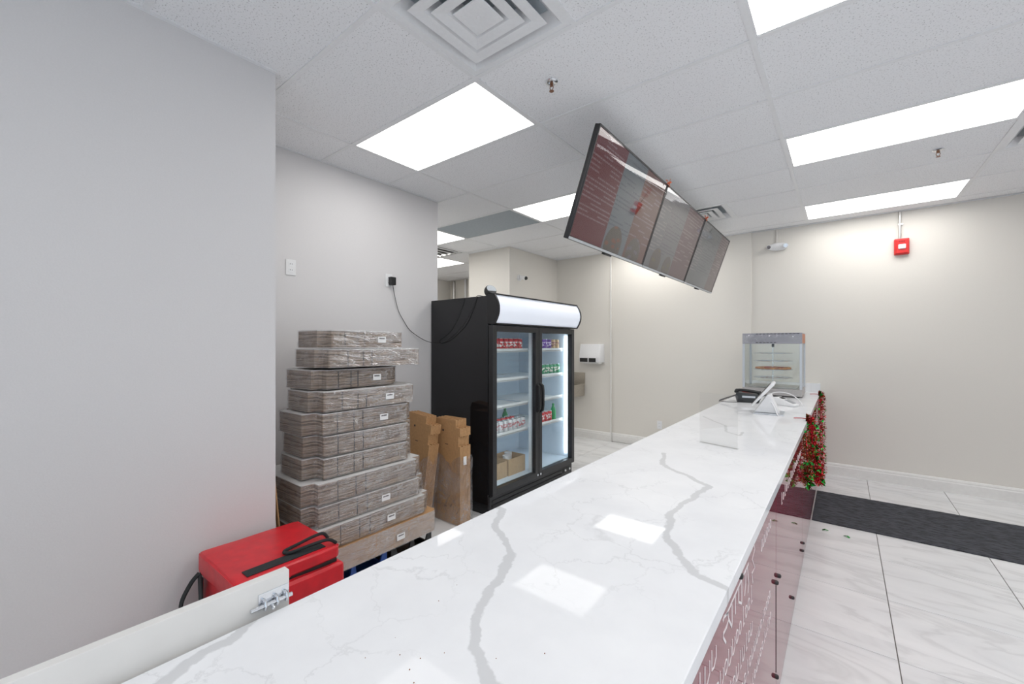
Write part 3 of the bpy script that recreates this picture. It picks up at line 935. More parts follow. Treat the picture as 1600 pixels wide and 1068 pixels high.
for (a, b) in ((FY0 + 0.06, YM - 0.035), (YM + 0.05, FY1 - 0.08)):
    for z in SHZ:
        m = MB()
        m.box(FX0 + 0.08, XB - 0.055, a, b, z - 0.012, z - 0.006)
        m.box(XB - 0.066, XB - 0.055, a, b, z - 0.018, z + 0.018)
        m.build('shelf', M_SHELF, fr)
for side, (a, b) in enumerate(((FY0 + 0.004, YM - 0.003), (YM + 0.003, FY1 - 0.004))):
    z0, z1 = 0.178, 1.672
    x0, x1 = XB + 0.004, FX1
    fw = 0.055
    d = MB()
    for q in ((a, a + fw, z0, z1), (b - fw, b, z0, z1), (a + fw, b - fw, z0, z0 + fw), (a + fw, b - fw, z1 - fw, z1)):
        d.box(x0, x1, q[0], q[1], q[2], q[3], bev=0.003)
    d = d.build('door', M_FRAME, fr)
    bx('door_glass', M_GLASS, d, x0 + 0.018, x0 + 0.022, a + fw - 0.004, b - fw + 0.004, z0 + fw - 0.004, z1 - fw + 0.004)
    bx('gasket', M_ALU, d, x0 + 0.006, x0 + 0.014, (b - fw - 0.012) if side == 0 else (a + fw), (b - fw) if side == 0 else (a + fw + 0.012), z0 + fw, z1 - fw)
    hy = (b - 0.022) if side == 0 else (a + 0.022)
    if side == 1:
        m = MB(); m.tube([(x1 - 0.002, hy, 0.83), (x1 + 0.028, hy, 0.85), (x1 + 0.034, hy, 0.90), (x1 + 0.034, hy, 1.04), (x1 + 0.028, hy, 1.09), (x1 - 0.002, hy, 1.11)], 0.014, 10)
        m.build('handle', M_BLACK, d, smooth=True)
    else:
        m = MB(); m.tube([(x1 - 0.002, hy, 0.83), (x1 + 0.022, hy, 0.85), (x1 + 0.024, hy, 1.08), (x1 - 0.002, hy, 1.11)], 0.010, 10)
        m.build('handle', M_BLACK, d, smooth=True)
    m = MB(); m.cyl((x1, hy, z0 + 0.028), (x1 + 0.006, hy, z0 + 0.028), 0.011, None, 12); m.build('lock', M_CHROME, d)
# curved lit header
hd = MB()
prof = []
zt, zb = FZ + 0.004, 1.69
for k in range(13):
    u = k / 12
    prof.append((XB + 0.045 + 0.075 * math.sin(math.pi * (0.12 + 0.76 * u)), zb + (zt - zb) * u))
poly = [(XB - 0.01, zb)] + prof + [(XB - 0.01, zt)]
Mx = Matrix(((1, 0, 0, 0), (0, 0, 1, 0), (0, 1, 0, 0), (0, 0, 0, 1)))
hd.prism(poly, FY0 + 0.016, FY1 + 0.014, Mx)
hd = hd.build('lit_sign', M_SIGN, fr, smooth=True)
for y in (FY0 - 0.002, FY1 + 0.014):
    m = MB(); m.prism([(p[0] + (0.006 if 0 < i < len(poly) - 1 else 0), p[1] + (0.006 if p[1] > 1.8 else -0.006)) for i, p in enumerate(poly)], y, y + 0.018, Mx); m.build('sign_end_cap', M_BLACK, hd)
for z in (zt, zb - 0.012):
    bx('sign_trim', M_BLACK, hd, XB - 0.01, XB + 0.085, FY0 + 0.016, FY1 + 0.014, z, z + 0.012)

# cans and bottles
def can_mesh(mat, name):
    m = MB()
    m.use(mat).lathe([(0.024, 0), (0.031, 0.008), (0.033, 0.014), (0.033, 0.106), (0.027, 0.118)], (0, 0, 0), 16)
    o = m.build(name, None, None, smooth=True)
    l = MB(); l.lathe([(0.027, 0.118), (0.028, 0.122), (0.025, 0.1215), (0.024, 0.119)], (0, 0, 0), 16)
    lid = l.build('lid', M_CHROME, o)
    return o
protos = {}
def put_can(kind, x, y, z, label, group):
    mat = {'red': CAN_RED, 'silver': CAN_SILVER, 'green': CAN_GREEN, 'purple': CAN_PURPLE, 'amber': CAN_YELLOW}[kind]
    if kind not in protos:
        o = can_mesh(mat, 'drink_can'); protos[kind] = o
    else:
        s = protos[kind]
        o = s.copy(); COL.objects.link(o)
        for ch in s.children:
            c = ch.copy(); COL.objects.link(c); c.parent = o
    o.location = (x, y, z)
    o.rotation_euler.z = rnd.uniform(0, 6.28)
    tag(o, label, 'can', group)
ORD = ['leftmost', 'second from the left', 'third from the left', 'fourth from the left', 'fifth from the left', 'sixth from the left', 'rightmost']
XA = XB - 0.108
z1 = SHZ[0] - 0.006
for k in range(6):
    put_can('red', XA, 2.965 + k * 0.074, z1, 'red can, %s in the front row on the top left fridge shelf' % ORD[k], 'red cans on the top left shelf')
for k in range(3):
    put_can('red', XA - 0.08, 3.05 + k * 0.080, z1, 'red can, %s in the second row on the top left fridge shelf' % ORD[k], 'second row of red cans')
for k, c in enumerate(('purple', 'purple', 'amber', 'amber')):
    put_can(c, XA, 3.785 + k * 0.080, z1, ('purple' if c == 'purple' else 'amber') + ' can on the top right fridge shelf, %s of its row' % ORD[k], ('purple' if c == 'purple' else 'amber') + ' cans on the top right shelf')
z2 = SHZ[1] - 0.006
for k in range(5):
    put_can('green', XA, 3.745 + k * 0.074, z2, 'dark green can on the second right fridge shelf, %s of its row' % ORD[k], 'green cans on the second right shelf')
z4 = SHZ[3] - 0.006
for k in range(7):
    put_can('silver', XA, 2.965 + k * 0.070, z4, 'silver can, %s in the front row on the lowest left fridge shelf' % ORD[k], 'silver cans on the lowest left shelf')
for k in range(5):
    put_can('red', XA - 0.12, 3.08 + k * 0.070, z4, 'red can, %s of the row behind the silver cans' % ORD[k], 'red cans behind the silver cans')
for k in range(3):
    put_can('red', XA, 3.73 + k * 0.073, z4, 'red can on the lowest right fridge shelf, %s of its row' % ORD[k], 'red cans on the lowest right shelf')
def bottle(x, y, z, label):
    m = MB(); m.lathe([(0.026, 0), (0.031, 0.006), (0.031, 0.105), (0.024, 0.135), (0.012, 0.160), (0.012, 0.175)], (0, 0, 0), 16)
    o = m.build('drink_bottle', BOTTLE_GREEN, None, smooth=True); o.location = (x, y, z)
    c = MB(); c.lathe([(0.0135, 0.172), (0.0135, 0.188), (0.012, 0.190)], (0, 0, 0), 12); c.build('cap', BOTTLE_GREEN, o, org=(0, 0, 0)).location = (0, 0, 0)
    tag(o, label, 'bottle')
bottle(XA, 3.965, z4, 'green bottle beside the red cans on the lowest right shelf')
bottle(XA - 0.21, 3.37, z4, 'green bottle behind the red cans on the lowest left shelf')
def open_carton(name, x0, x1, y0, y1, z, h, label, cat='box'):
    t = thing(name, ((x0 + x1) / 2, (y0 + y1) / 2, z), label, cat)
    th = 0.005
    bx('bottom', M_CARTON, t, x0, x1, y0, y1, z, z + th)
    for q in ((x0, x0 + th, y0, y1), (x1 - th, x1, y0, y1), (x0 + th, x1 - th, y0, y0 + th), (x0 + th, x1 - th, y1 - th, y1)):
        bx('side', M_CARTON, t, *q, z + th, z + h)
    return t
open_carton('open_carton', -2.80, -2.53, 2.91, 3.12, 0.2352, 0.15, 'open cardboard carton on the fridge floor, left one')
open_carton('open_carton', -2.76, -2.52, 3.135, 3.40, 0.2352, 0.16, 'open cardboard carton on the fridge floor holding white cups')
for k, (x, y) in enumerate(((-2.60, 3.20), (-2.66, 3.30))):
    m = MB(); m.lathe([(0.028, 0), (0.038, 0.17), (0.040, 0.172), (0.036, 0.172)], (0, 0, 0), 18)
    o = m.build('paper_cup', M_STICK, None, smooth=True); o.location = (x, y, 0.2412)
    tag(o, 'white paper cup standing in the carton, ' + ('nearer the glass door' if k == 0 else 'deeper inside the fridge'), 'cup')

# smart display on the fridge
SX, SY, SZ = -2.50, 2.845, FZ + 0.001
sd = thing('smart_speaker', (SX, SY, SZ), 'small round dark smart display sitting on top of the fridge', 'speaker')
t = bmesh.new()
bmesh.ops.create_uvsphere(t, u_segments=28, v_segments=16, radius=0.056)
nrm = Vector((0.75, -0.25, 0.55)).normalized()
res = bmesh.ops.bisect_plane(t, geom=t.verts[:] + t.edges[:] + t.faces[:], plane_co=nrm * 0.026, plane_no=nrm, clear_outer=True)
ed = [e for e in res['geom_cut'] if isinstance(e, bmesh.types.BMEdge)]
bmesh.ops.edgeloop_fill(t, edges=ed)
m = MB(); m._merge(t, Matrix.Translation((SX, SY, SZ + 0.052))); m.build('shell', M_GRAYSLOT, sd, smooth=True)
q = nrm.to_track_quat('Z', 'Y').to_matrix().to_4x4()
m = MB(); m.lathe([(0.0485, 0), (0.0485, 0.0012)], Vector((SX, SY, SZ + 0.052)) + nrm * 0.0262, 32, q); m.build('screen_rim', M_BLACK, sd)
m = MB()
pts = [(0.046 * math.cos(a), 0.046 * math.sin(a)) for a in [R(-25 + k * 230 / 24) for k in range(25)]]
m.prism(pts, 0, 0.001, Matrix.Translation(Vector((SX, SY, SZ + 0.052)) + nrm * 0.0275) @ q)
m.build('screen', plain('pale_screen', (0.62, 0.66, 0.70), 0.15, var=0.03), sd)

# ------------------------------------------------------------------ outlets, adapter and cord
def outlet(name, loc, axis, label, slots=True):
    t = thing(name, loc, label, 'outlet')
    x, y, z = loc
    def b(n, mat, du0, du1, dz0, dz1, p0, p1, bev=0):
        if axis == 'x':
            return bx(n, mat, t, x + p0, x + p1, y + du0, y + du1, z + dz0, z + dz1, bev=bev)
        return bx(n, mat, t, x + du0, x + du1, y - p1, y - p0, z + dz0, z + dz1, bev=bev)
    b('plate', M_WHITE, -0.036, 0.036, -0.058, 0.058, 0.0005, 0.006, 0.002)
    for s_ in (-1, 1):
        b('socket', M_WHITE2, -0.017, 0.017, s_ * 0.022 - 0.015, s_ * 0.022 + 0.015, 0.006, 0.008, 0.001)
        for u in (-0.007, 0.007):
            b('slot', M_GRAYSLOT, u - 0.0012, u + 0.0012, s_ * 0.022 - 0.002, s_ * 0.022 + 0.008, 0.008, 0.0084)
    return t
outlet('wall_outlet', (-3.2, 1.412, 2.07), 'x', 'white wall outlet with nothing plugged in, high on the left recess wall')
outlet('wall_outlet', (-3.2, 2.262, 2.075), 'x', 'white wall outlet holding the black power adapter')
outlet('wall_outlet', (-2.085, 6.08, 0.34), 'y', 'white wall outlet low on the beige far wall beside the counter')
ad = thing('power_adapter', (-3.19, 2.282, 2.06), 'black plug-in power adapter with a long thin cord', 'adapter')
bx('plug_body', M_BLACK, ad, -3.190, -3.150, 2.252, 2.308, 2.035, 2.105, bev=0.005)
def smooth_path(P, n=6):
    P = [Vector(p) for p in P]
    out = []
    for i in range(len(P) - 1):
        p0, p1, p2, p3 = P[max(i - 1, 0)], P[i], P[i + 1], P[min(i + 2, len(P) - 1)]
        for k in range(n):
            t = k / n
            out.append(0.5 * ((2 * p1) + (p2 - p0) * t + (2 * p0 - 5 * p1 + 4 * p2 - p3) * t * t + (3 * p1 - p0 - 3 * p2 + p3) * t ** 3))
    out.append(P[-1])
    return out
m = MB()
m.tube(smooth_path([(-3.168, 2.282, 2.036), (-3.17, 2.30, 1.96), (-3.178, 2.325, 1.885), (-3.185, 2.36, 1.80), (-3.185, 2.41, 1.726), (-3.185, 2.47, 1.65), (-3.18, 2.54, 1.598), (-3.16, 2.66, 1.536),
                    (-3.05, 2.715, 1.513), (-2.93, 2.722, 1.545), (-2.829, 2.726, 1.60), (-2.713, 2.728, 1.687), (-2.63, 2.735, 1.80), (-2.58, 2.737, 1.90), (-2.568, 2.748, 1.937), (-2.545, 2.80, 1.937)]), 0.0028, 6)
m.build('cord', M_BLACK, ad, smooth=True)

# ------------------------------------------------------------------ wrapped bundles of flat boxes on crates
def outline(L, D, nu, nv):
    # u along +Y (length), v to -X (depth); both near corners notched and both far corners
    return [(0, nv), (nu * .8, nv), (nu, nv * .8), (nu, 0), (L - nu, 0), (L - nu, nv * .8), (L - nu * .8, nv), (L, nv), (L, D - nv), (L - nu, D - nv), (L - nu, D), (nu, D), (nu, D - nv), (0, D - nv)]
STX = -2.36
stack = [  # z0, z1, y0, length, depth, notch u, notch v, xfront, rot, material
    (1.480, 1.590, 1.245, 0.62, 0.36, 0.050, 0.070, -2.40, 2.0, 'g'),
    (1.361, 1.476, 1.215, 0.745, 0.40, 0.045, 0.080, -2.37, -1.0, 'g'),
    (1.232, 1.352, 1.200, 0.61, 0.40, 0.060, 0.060, -2.39, 3.0, 'g'),
    (1.104, 1.228, 1.175, 0.740, 0.42, 0.050, 0.085, -2.36, 0.0, 'g'),
    (0.970, 1.100, 1.140, 0.770, 0.44, 0.080, 0.085, -2.36, 1.0, 'g'),
    (0.842, 0.966, 1.150, 0.755, 0.42, 0.080, 0.085, -2.37, -0.5, 'g'),
    (0.716, 0.838, 1.140, 0.765, 0.43, 0.085, 0.085, -2.36, 0.0, 'g'),
    (0.584, 0.712, 1.105, 0.835, 0.60, 0.070, 0.060, -2.32, 0.5, 'g'),
    (0.462, 0.580, 1.105, 0.855, 0.60, 0.070, 0.060, -2.32, 0.0, 'g'),
    (0.328, 0.458, 1.100, 0.880, 0.60, 0.060, 0.050, -2.30, 0.0, 'g'),
    (0.176, 0.324, 1.120, 0.900, 0.62, 0.020, 0.020, -2.29, 0.0, 'k'),
]
order = ['topmost', 'second from the top', 'short third one', 'fourth from the top', 'fifth from the top', 'sixth from the top', 'seventh from the top', 'eighth one down', 'third from the bottom', 'second from the bottom', 'bottom-most']
stick_at = {0: .60, 2: .62, 3: .63, 4: .60, 8: .56, 9: .58, 10: .62}
for i, (z0, z1, y0, L, D, nu, nv, xf, rot, k) in enumerate(stack):
    lab = ('shrink-wrapped grey-brown bundle of flat pizza boxes, %s of the tall stack' if k == 'g' else 'tan cardboard bundle under clear wrap, %s of the tall stack, resting on crates') % order[i].strip(',')
    t = thing('box_bundle', (xf, y0, z0), lab, 'box bundle', 'wrapped bundles in the tall stack', R(rot))
    pl = outline(L, D, nu, nv)
    h = z1 - z0
    m = MB()
    Mz = Matrix(((0, -1, 0, 0), (1, 0, 0, 0), (0, 0, 1, 0), (0, 0, 0, 1)))
    m.prism(pl, 0.002, h - 0.008, Mz)
    bd = m.build('board_stack', M_BOARD if k == 'g' else M_KRAFT, t, org=(0, 0, 0)); bd.location = (0, 0, 0)
    m = MB(); m.prism(pl, h - 0.008, h - 0.003, Mz)
    o = m.build('top_board', M_BOARDTOP if k == 'g' else M_KRAFTFACE, t, org=(0, 0, 0)); o.location = (0, 0, 0)
    # vertical fold lines where flaps meet along the long side
    for u in ((0.22, 0.36, 0.44) if k == 'g' else (0.45, 0.60, 0.73)):
        m = MB(); m.box(-0.0005, 0.0012, L * u, L * u + 0.006, 0.004, h - 0.01)
        o = m.build('fold_gap', M_INK if k == 'g' else M_KRAFTFACE, t, org=(0, 0, 0)); o.location = (0, 0, 0)
    # plastic film: bulged sleeve a few millimetres outside
    m = MB()
    per = []
    n = len(pl)
    cxm, cym = L / 2, D / 2
    hull = [(-.004, nv * 0.9), (nu * 0.55, nv * 0.30), (nu * 1.2, -.005), (L - nu * 1.2, -.005), (L - nu * .5, nv * .35), (L + .004, nv), (L + .004, D - nv), (L - nu, D + .004), (nu, D + .004), (-.004, D - nv)]
    seg = []
    for a, b in zip(hull, hull[1:] + hull[:1]):
        ln = math.hypot(b[0] - a[0], b[1] - a[1]); kk = max(1, int(ln / 0.05))
        for q in range(kk):
            seg.append((a[0] + (b[0] - a[0]) * q / kk, a[1] + (b[1] - a[1]) * q / kk))
    rows = []
    for zz in (0.001, h * .25, h * .5, h * .75, h - 0.001):
        row = []
        for (u, v) in seg:
            j = rnd.uniform(0, 0.005)
            du, dv = u - cxm, v - cym
            ll = math.hypot(du, dv)
            row.append(m.bm.verts.new((-(v + dv / ll * j), u + du / ll * j, zz)))
        rows.append(row)
    for A, B in zip(rows, rows[1:]):
        for q in range(len(seg)):
            m.bm.faces.new((A[q], A[(q + 1) % len(seg)], B[(q + 1) % len(seg)], B[q]))
    o = m.build('plastic_wrap', M_WRAP, t, org=(0, 0, 0), smooth=True); o.location = (0, 0, 0)
    if i in stick_at:
        yy = L * stick_at[i]
        m = MB(); m.box(0.009, 0.0095, yy, yy + 0.062, h * .30, h * .30 + 0.040)
        s = m.build('sticker', M_STICK, t, org=(0, 0, 0)); s.location = (0, 0, 0)
        m = MB()
        for q in range(7):
            m.box(0.0095, 0.0098, yy + 0.010 + q * 0.006, yy + 0.0145 + q * 0.006, h * .30 + 0.024, h * .30 + 0.024 + rnd.uniform(0.006, 0.010))
        p = m.build('print', M_INK, s, org=(0, 0, 0)); p.location = (0, 0, 0)

def crate(x0, x1, y0, y1, h, mat, label):
    t = thing('crate', ((x0 + x1) / 2, (y0 + y1) / 2, 0), label, 'crate', 'bottle crates under the stack')
    th = 0.012
    bx('bottom', mat, t, x0, x1, y0, y1, 0.0, 0.05, bev=0.003)
    for q in ((x0, x0 + th, y0, y1), (x1 - th, x1, y0, y1), (x0 + th, x1 - th, y0, y0 + th), (x0 + th, x1 - th, y1 - th, y1)):
        bx('rim', mat, t, *q, 0.05, 0.085)
    n = 3
    for k in range(n):
        y = y0 + (y1 - y0 - 0.05) * k / (n - 1)
        for xx in (x0, x1 - th):
            m = MB(); m.prism([(y, 0.085), (y + 0.05, 0.085), (y + 0.036, h), (y + 0.014, h)] if 0 < k < n - 1 else ([(y, 0.085), (y + 0.06, 0.085), (y + 0.03, h), (y, h)] if k == 0 else [(y - 0.01, 0.085), (y + 0.05, 0.085), (y + 0.05, h), (y + 0.02, h)]),
                              xx, xx + th, Matrix(((0, 0, 1, 0), (1, 0, 0, 0), (0, 1, 0, 0), (0, 0, 0, 1))))
            m.build('post', mat, t)
    return t
crate(-2.70, -2.31, 1.15, 1.62, 0.174, M_BLUE, 'blue plastic bottle crate under the box stack, partly behind the red bag')
crate(-2.74, -2.32, 1.66, 2.0, 0.174, M_BLACK, 'black plastic bottle crate under the far end of the box stack')

# flat sheets leaning at the near side of the stack
for k in range(3):
    m = MB(); m.prism([(0, 0), (0.43 - 0.02 * k, 0), (0.42 - 0.02 * k, 0.80 + 0.02 * k), (0.03, 0.82)], 0, 0.006, Matrix(((1, 0, 0, 0), (0, 0, 1, 0), (0, 1, 0, 0), (0, 0, 0, 1))))
    o = m.build('cardboard_sheet', (M_KRAFTFACE, M_BOARDTOP, M_BOARD)[k], None)
    o.location = (-2.89, 1.068 - 0.012 * k, 0.001); o.rotation_euler = (R(5.0), 0, 0)
    tag(o, ('brown', 'pale grey', 'dark brown')[k] + ' flat cardboard sheet standing between the left wall corner and the box stack', 'cardboard')

# kraft bundles standing by the fridge
def upright_bundle(loc, wd, th, h, rz, lean, label, tabs):
    t = thing('cardboard_bundle', loc, label, 'box bundle', 'kraft bundles standing by the fridge', R(rz))
    t.rotation_euler.x = R(lean[0]); t.rotation_euler.y = R(lean[1])
    n = 7
    for k in range(n):
        y = th * k / n
        hh = h - (0.006 * (k % 2))
        m = MB()
        prof = [(0, 0), (wd, 0), (wd, hh * .80), (wd - 0.02, hh * .80), (wd - 0.02, hh * .90), (wd, hh * .90), (wd, hh * .985), (wd - tabs, hh * .985), (wd - tabs, hh + 0.05), (0.02, hh + 0.05), (0, hh)]
        m.prism(prof, y, y + th / n - 0.0025, Matrix(((1, 0, 0, 0), (0, 0, 1, 0), (0, 1, 0, 0), (0, 0, 0, 1))))
        o = m.build('board', M_KRAFTFACE, t, org=(0, 0, 0)); o.location = (0, 0, 0)
    m = MB()
    for (u, z, a, b) in ((wd * .35, h * .93, .016, .016), (wd * .45, h * .80, .035, .005), (wd * .4, h * .16, .035, .005)):
        m.box(u, u + a, -0.001, 0.0005, z, z + b)
    o = m.build('slot', M_INK, t, org=(0, 0, 0)); o.location = (0, 0, 0)
    # open plastic bag around the lower part
    m = MB()
    ring = []
    for (a, b) in (((-.008, -.008), (wd + .008, -.008)), ((wd + .008, -.008), (wd + .008, th + .008)), ((wd + .008, th + .008), (-.008, th + .008)), ((-.008, th + .008), (-.008, -.008))):
        kk = 6
        for q in range(kk):
            ring.append((a[0] + (b[0] - a[0]) * q / kk, a[1] + (b[1] - a[1]) * q / kk))
    rows = []
    for zi in range(8):
        zf = zi / 7
        rows.append([m.bm.verts.new((u + rnd.uniform(-.004, .012) * (1 + zf) * (1 if u > wd / 2 else -1), v + rnd.uniform(-.004, .008) * (1 if v > th / 2 else -1), 0.002 + zf * h * (0.66 + 0.05 * math.sin(q * 1.3)))) for q, (u, v) in enumerate(ring)])
    for A, B in zip(rows, rows[1:]):
        for q in range(len(ring)):
            m.bm.faces.new((A[q], A[(q + 1) % len(ring)], B[(q + 1) % len(ring)], B[q]))
    o = m.build('plastic_bag', M_BAGFILM, t, org=(0, 0, 0), smooth=True); o.location = (0, 0, 0)
    return t
kb = upright_bundle((-2.80, 2.440, 0.002), 0.325, 0.125, 0.82, 0, (0, 0), 'brown kraft cardboard bundle in a clear bag, right one, closest to the fridge', 0.05)
m = MB(); m.box(0.334, 0.3355, 0.03, 0.065, 0.50, 0.57); s = m.build('sticker', M_STICK, kb, org=(0, 0, 0)); s.location = (0, 0, 0)
upright_bundle((-3.06, 2.23, 0.002), 0.33, 0.11, 0.88, 0, (-4, 5), 'brown kraft cardboard bundle leaning in torn plastic, left one, beside the box stack', 0.07)

# ------------------------------------------------------------------ red delivery bag
BZ = 0.565
bag = thing('delivery_bag', (-2.06, 0.83, 0), 'red insulated delivery bag with black straps in the corner behind the gate', 'bag')
def soft_box(x0, x1, y0, y1, z0, z1, bev, amp, seed):
    r = random.Random(seed)
    t = bmesh.new()
    bmesh.ops.create_cube(t, size=1)
    for v in t.verts:
        v.co = Vector(((x0 + x1) / 2 + v.co.x * (x1 - x0), (y0 + y1) / 2 + v.co.y * (y1 - y0), (z0 + z1) / 2 + v.co.z * (z1 - z0)))
    bmesh.ops.bevel(t, geom=t.edges[:], offset=bev, segments=3, profile=0.6, affect='EDGES')
    bmesh.ops.subdivide_edges(t, edges=[e for e in t.edges if e.calc_length() > 0.1], cuts=5, use_grid_fill=True)
    c = Vector(((x0 + x1) / 2, (y0 + y1) / 2, (z0 + z1) / 2))
    from mathutils import noise as nz
    for v in t.verts:
        d = nz.noise(v.co * 7 + Vector((seed, 0, 0))) * amp
        n = (v.co - c).normalized()
        v.co += n * d
    return t
m = MB(); m._merge(soft_box(-2.285, -1.835, 0.615, 1.06, 0.004, 0.49, 0.03, 0.010, 2)); m.build('body', M_RED, bag, smooth=True)
m = MB(); m.box(-2.25, -1.862, 0.65, 1.03, 0.485, 0.515); m.build('dark_gap', M_BLACK, bag)  # black slab paints in the shade of the gap under the lid
t = soft_box(-2.29, -1.85, 0.605, 1.042, 0.505, BZ, 0.022, 0.006, 5)
for v in t.verts:                                    # the lid sags towards the near end and lifts at the far front corner
    if v.co.z < 0.53 and v.co.y < 0.80:
        v.co.z -= 0.035
m = MB(); m._merge(t); lid = m.build('lid', M_RED, bag, smooth=True)
m = MB()
m.tube([(-2.282, 0.612, BZ - 0.012), (-1.866, 0.612, BZ - 0.010), (-1.856, 0.63, BZ - 0.010), (-1.856, 1.03, BZ - 0.012), (-1.87, 1.04, BZ - 0.010), (-2.28, 1.04, BZ - 0.010)], 0.006, 8)
m.build('piping', M_RED, lid, smooth=True)
bx('velcro_strip', M_STRAP, lid, -1.935, -1.878, 0.66, 0.985, BZ + 0.0005, BZ + 0.004)
m = MB()
m.tube(smooth_path([(-1.875, 1.035, BZ + 0.002), (-1.885, 1.00, BZ + 0.026), (-1.905, 0.93, BZ + 0.022), (-1.925, 0.86, BZ + 0.012), (-1.945, 0.835, BZ + 0.010), (-1.968, 0.845, BZ + 0.010), (-1.975, 0.90, BZ + 0.014), (-1.975, 0.97, BZ + 0.024), (-1.972, 1.02, BZ + 0.024), (-1.972, 1.045, BZ - 0.005)]), 0.0075, 8)
m.build('carry_loop', M_STRAP, lid, smooth=True)
m = MB()
m.ribbon(smooth_path([(-2.27, 0.606, 0.475), (-2.285, 0.575, 0.43), (-2.30, 0.545, 0.34), (-2.27, 0.560, 0.24), (-2.23, 0.606, 0.20)]), 0.045, (1, 0, 0.25), 0.005)
m.ribbon(smooth_path([(-2.27, 0.606, 0.475), (-2.20, 0.590, 0.44), (-2.12, 0.575, 0.37), (-2.10, 0.590, 0.30), (-2.13, 0.606, 0.22)]), 0.045, (1, 0, 0.45), 0.005)
m.ribbon([(-2.235, 0.6045, 0.47), (-2.235, 0.604, 0.16)], 0.03, (1, 0, 0), 0.004)
m.build('side_handle', M_STRAP, bag)

# ------------------------------------------------------------------ hanging menu screens
XT, ZT = -1.08, 2.755
tilt = math.atan2(0.2134, 0.619)
TW, TH = 1.165, 0.655
scr = [screen_mat('menu_screen_a', (0.115, 0.022, 0.026), (0.13, 0.15, 0.165), (0.125, 0.058, 0.045), 0.36, 0.66, [(0.49, 0.08, 0.20, (0.16, 0.06, 0.035)), (0.80, 0.07, 0.19, (0.12, 0.10, 0.11))]),
       screen_mat('menu_screen_b', (0.12, 0.12, 0.125), (0.13, 0.125, 0.13), (0.10, 0.052, 0.05), 0.2, 0.56, [(0.20, 0.10, 0.18, (0.11, 0.09, 0.05)), (0.46, 0.08, 0.16, (0.10, 0.085, 0.045))]),
       screen_mat('menu_screen_c', (0.10, 0.105, 0.105), (0.12, 0.125, 0.125), (0.09, 0.058, 0.054), 0.2, 0.68, [])]
tl = ['nearest of the three hanging menu screens, wine red and grey', 'middle one of the three hanging menu screens', 'farthest of the three hanging menu screens, next to the far wall']
for i in range(3):
    y0 = 2.172 + i * 1.150
    w_ = TW if i == 0 else 1.135
    if i > 0:
        y0 += 0.02
    t = thing('menu_screen', (XT, y0, ZT), tl[i], 'screen', 'menu screens hung in a row')
    t.rotation_euler.y = tilt
    def lb(n, mat, *b, bev=0.0, parent=None):
        m = MB(); m.box(*b, bev=bev)
        o = m.build(n, mat, parent or t, org=(0, 0, 0)); o.location = (0, 0, 0)
        return o
    lb('housing', M_FRAME, -0.034, -0.006, 0.0, w_, -TH, 0.0, bev=0.004)
    e = 0.011
    m = MB()
    for q in ((0, e, -TH, 0), (w_ - e, w_, -TH, 0), (e, w_ - e, -e, 0), (e, w_ - e, -TH, -TH + 0.02)):
        m.box(-0.008, 0.003, q[0], q[1], q[2], q[3], bev=0.0012)
    o = m.build('bezel', M_FRAME, t, org=(0, 0, 0)); o.location = (0, 0, 0)
    lb('bottom_trim', M_ALU, 0.003, 0.0045, 0.002, w_ - 0.002, -TH + 0.001, -TH + 0.016)
    lb('display', scr[i], -0.006, -0.001, e, w_ - e, -TH + 0.02, -e)
    lb('sensor_bar', M_BLACK, -0.03, -0.004, w_ * .44, w_ * .44 + 0.10, -TH - 0.012, -TH)
    # protective film, bowed away from the glass near the top
    m = MB()
    NU, NV = 24, 16
    g_ = []
    for a in range(NU + 1):
        col = []
        for b in range(NV + 1):
            u = a / NU; v = b / NV
            bow = 0.010 * math.exp(-((v - 0.10 - 0.10 * (1 - u)) / 0.07) ** 2) * (1.0 if i == 0 else 0.4) + 0.0008 * math.sin(9 * u + 4 * v)
            col.append(m.bm.verts.new((0.0045 + bow, e + u * (w_ - 2 * e), -e - v * (TH - 0.035))))
        g_.append(col)
    for a in range(NU):
        for b in range(NV):
            m.bm.faces.new((g_[a][b], g_[a + 1][b], g_[a + 1][b + 1], g_[a][b + 1]))
    o = m.build('protective_film', M_TVFILM, t, org=(0, 0, 0), smooth=True); o.location = (0, 0, 0)
    # mount going up to the ceiling
    m = MB()
    m.box(-0.075, -0.034, w_ * .2, w_ * .9, -0.42, -0.22)
    o = m.build('mount_plate', M_BLACK, t, org=(0, 0, 0)); o.location = (0, 0, 0)
    yp = y0 + (w_ / 2 if i < 2 else w_ - 0.2)
    m = MB(); m.cyl((XT - 0.175, yp, 2.47), (XT - 0.175, yp, ZC), 0.018, None, 12)
    for v in m.bm.verts:
        v.co = Matrix.Rotation(-tilt, 4, 'Y') @ (v.co - Vector((XT, y0, ZT)))
    o = m.build('ceiling_pole', M_BLACK, t, org=(0, 0, 0)); o.location = (0, 0, 0)
    if i > 0:
        rb = thing('ribbon_bow', (XT + 0.006, y0 - 0.012, ZT + 0.004), 'small orange ribbon tied at the top corner between the ' + ('nearest and middle' if i == 1 else 'middle and farthest') + ' menu screens', 'ribbon', 'orange ribbons on the menu screens')
        for k in range(9):
            a = k * 0.7
            m = MB()
            c = Vector((XT + 0.006, y0 - 0.012, ZT + 0.006))
            d = Vector((0.4 * math.cos(a), math.sin(a), 0.8 * math.cos(a * 1.7))).normalized()
            m.ribbon([c, c + d * 0.02 + Vector((0.006, 0, 0.004)), c + d * 0.036], 0.014, d.cross(Vector((1, 0.2, 0.1))), 0.001)
            m.build('loop', M_ORANGE, rb)

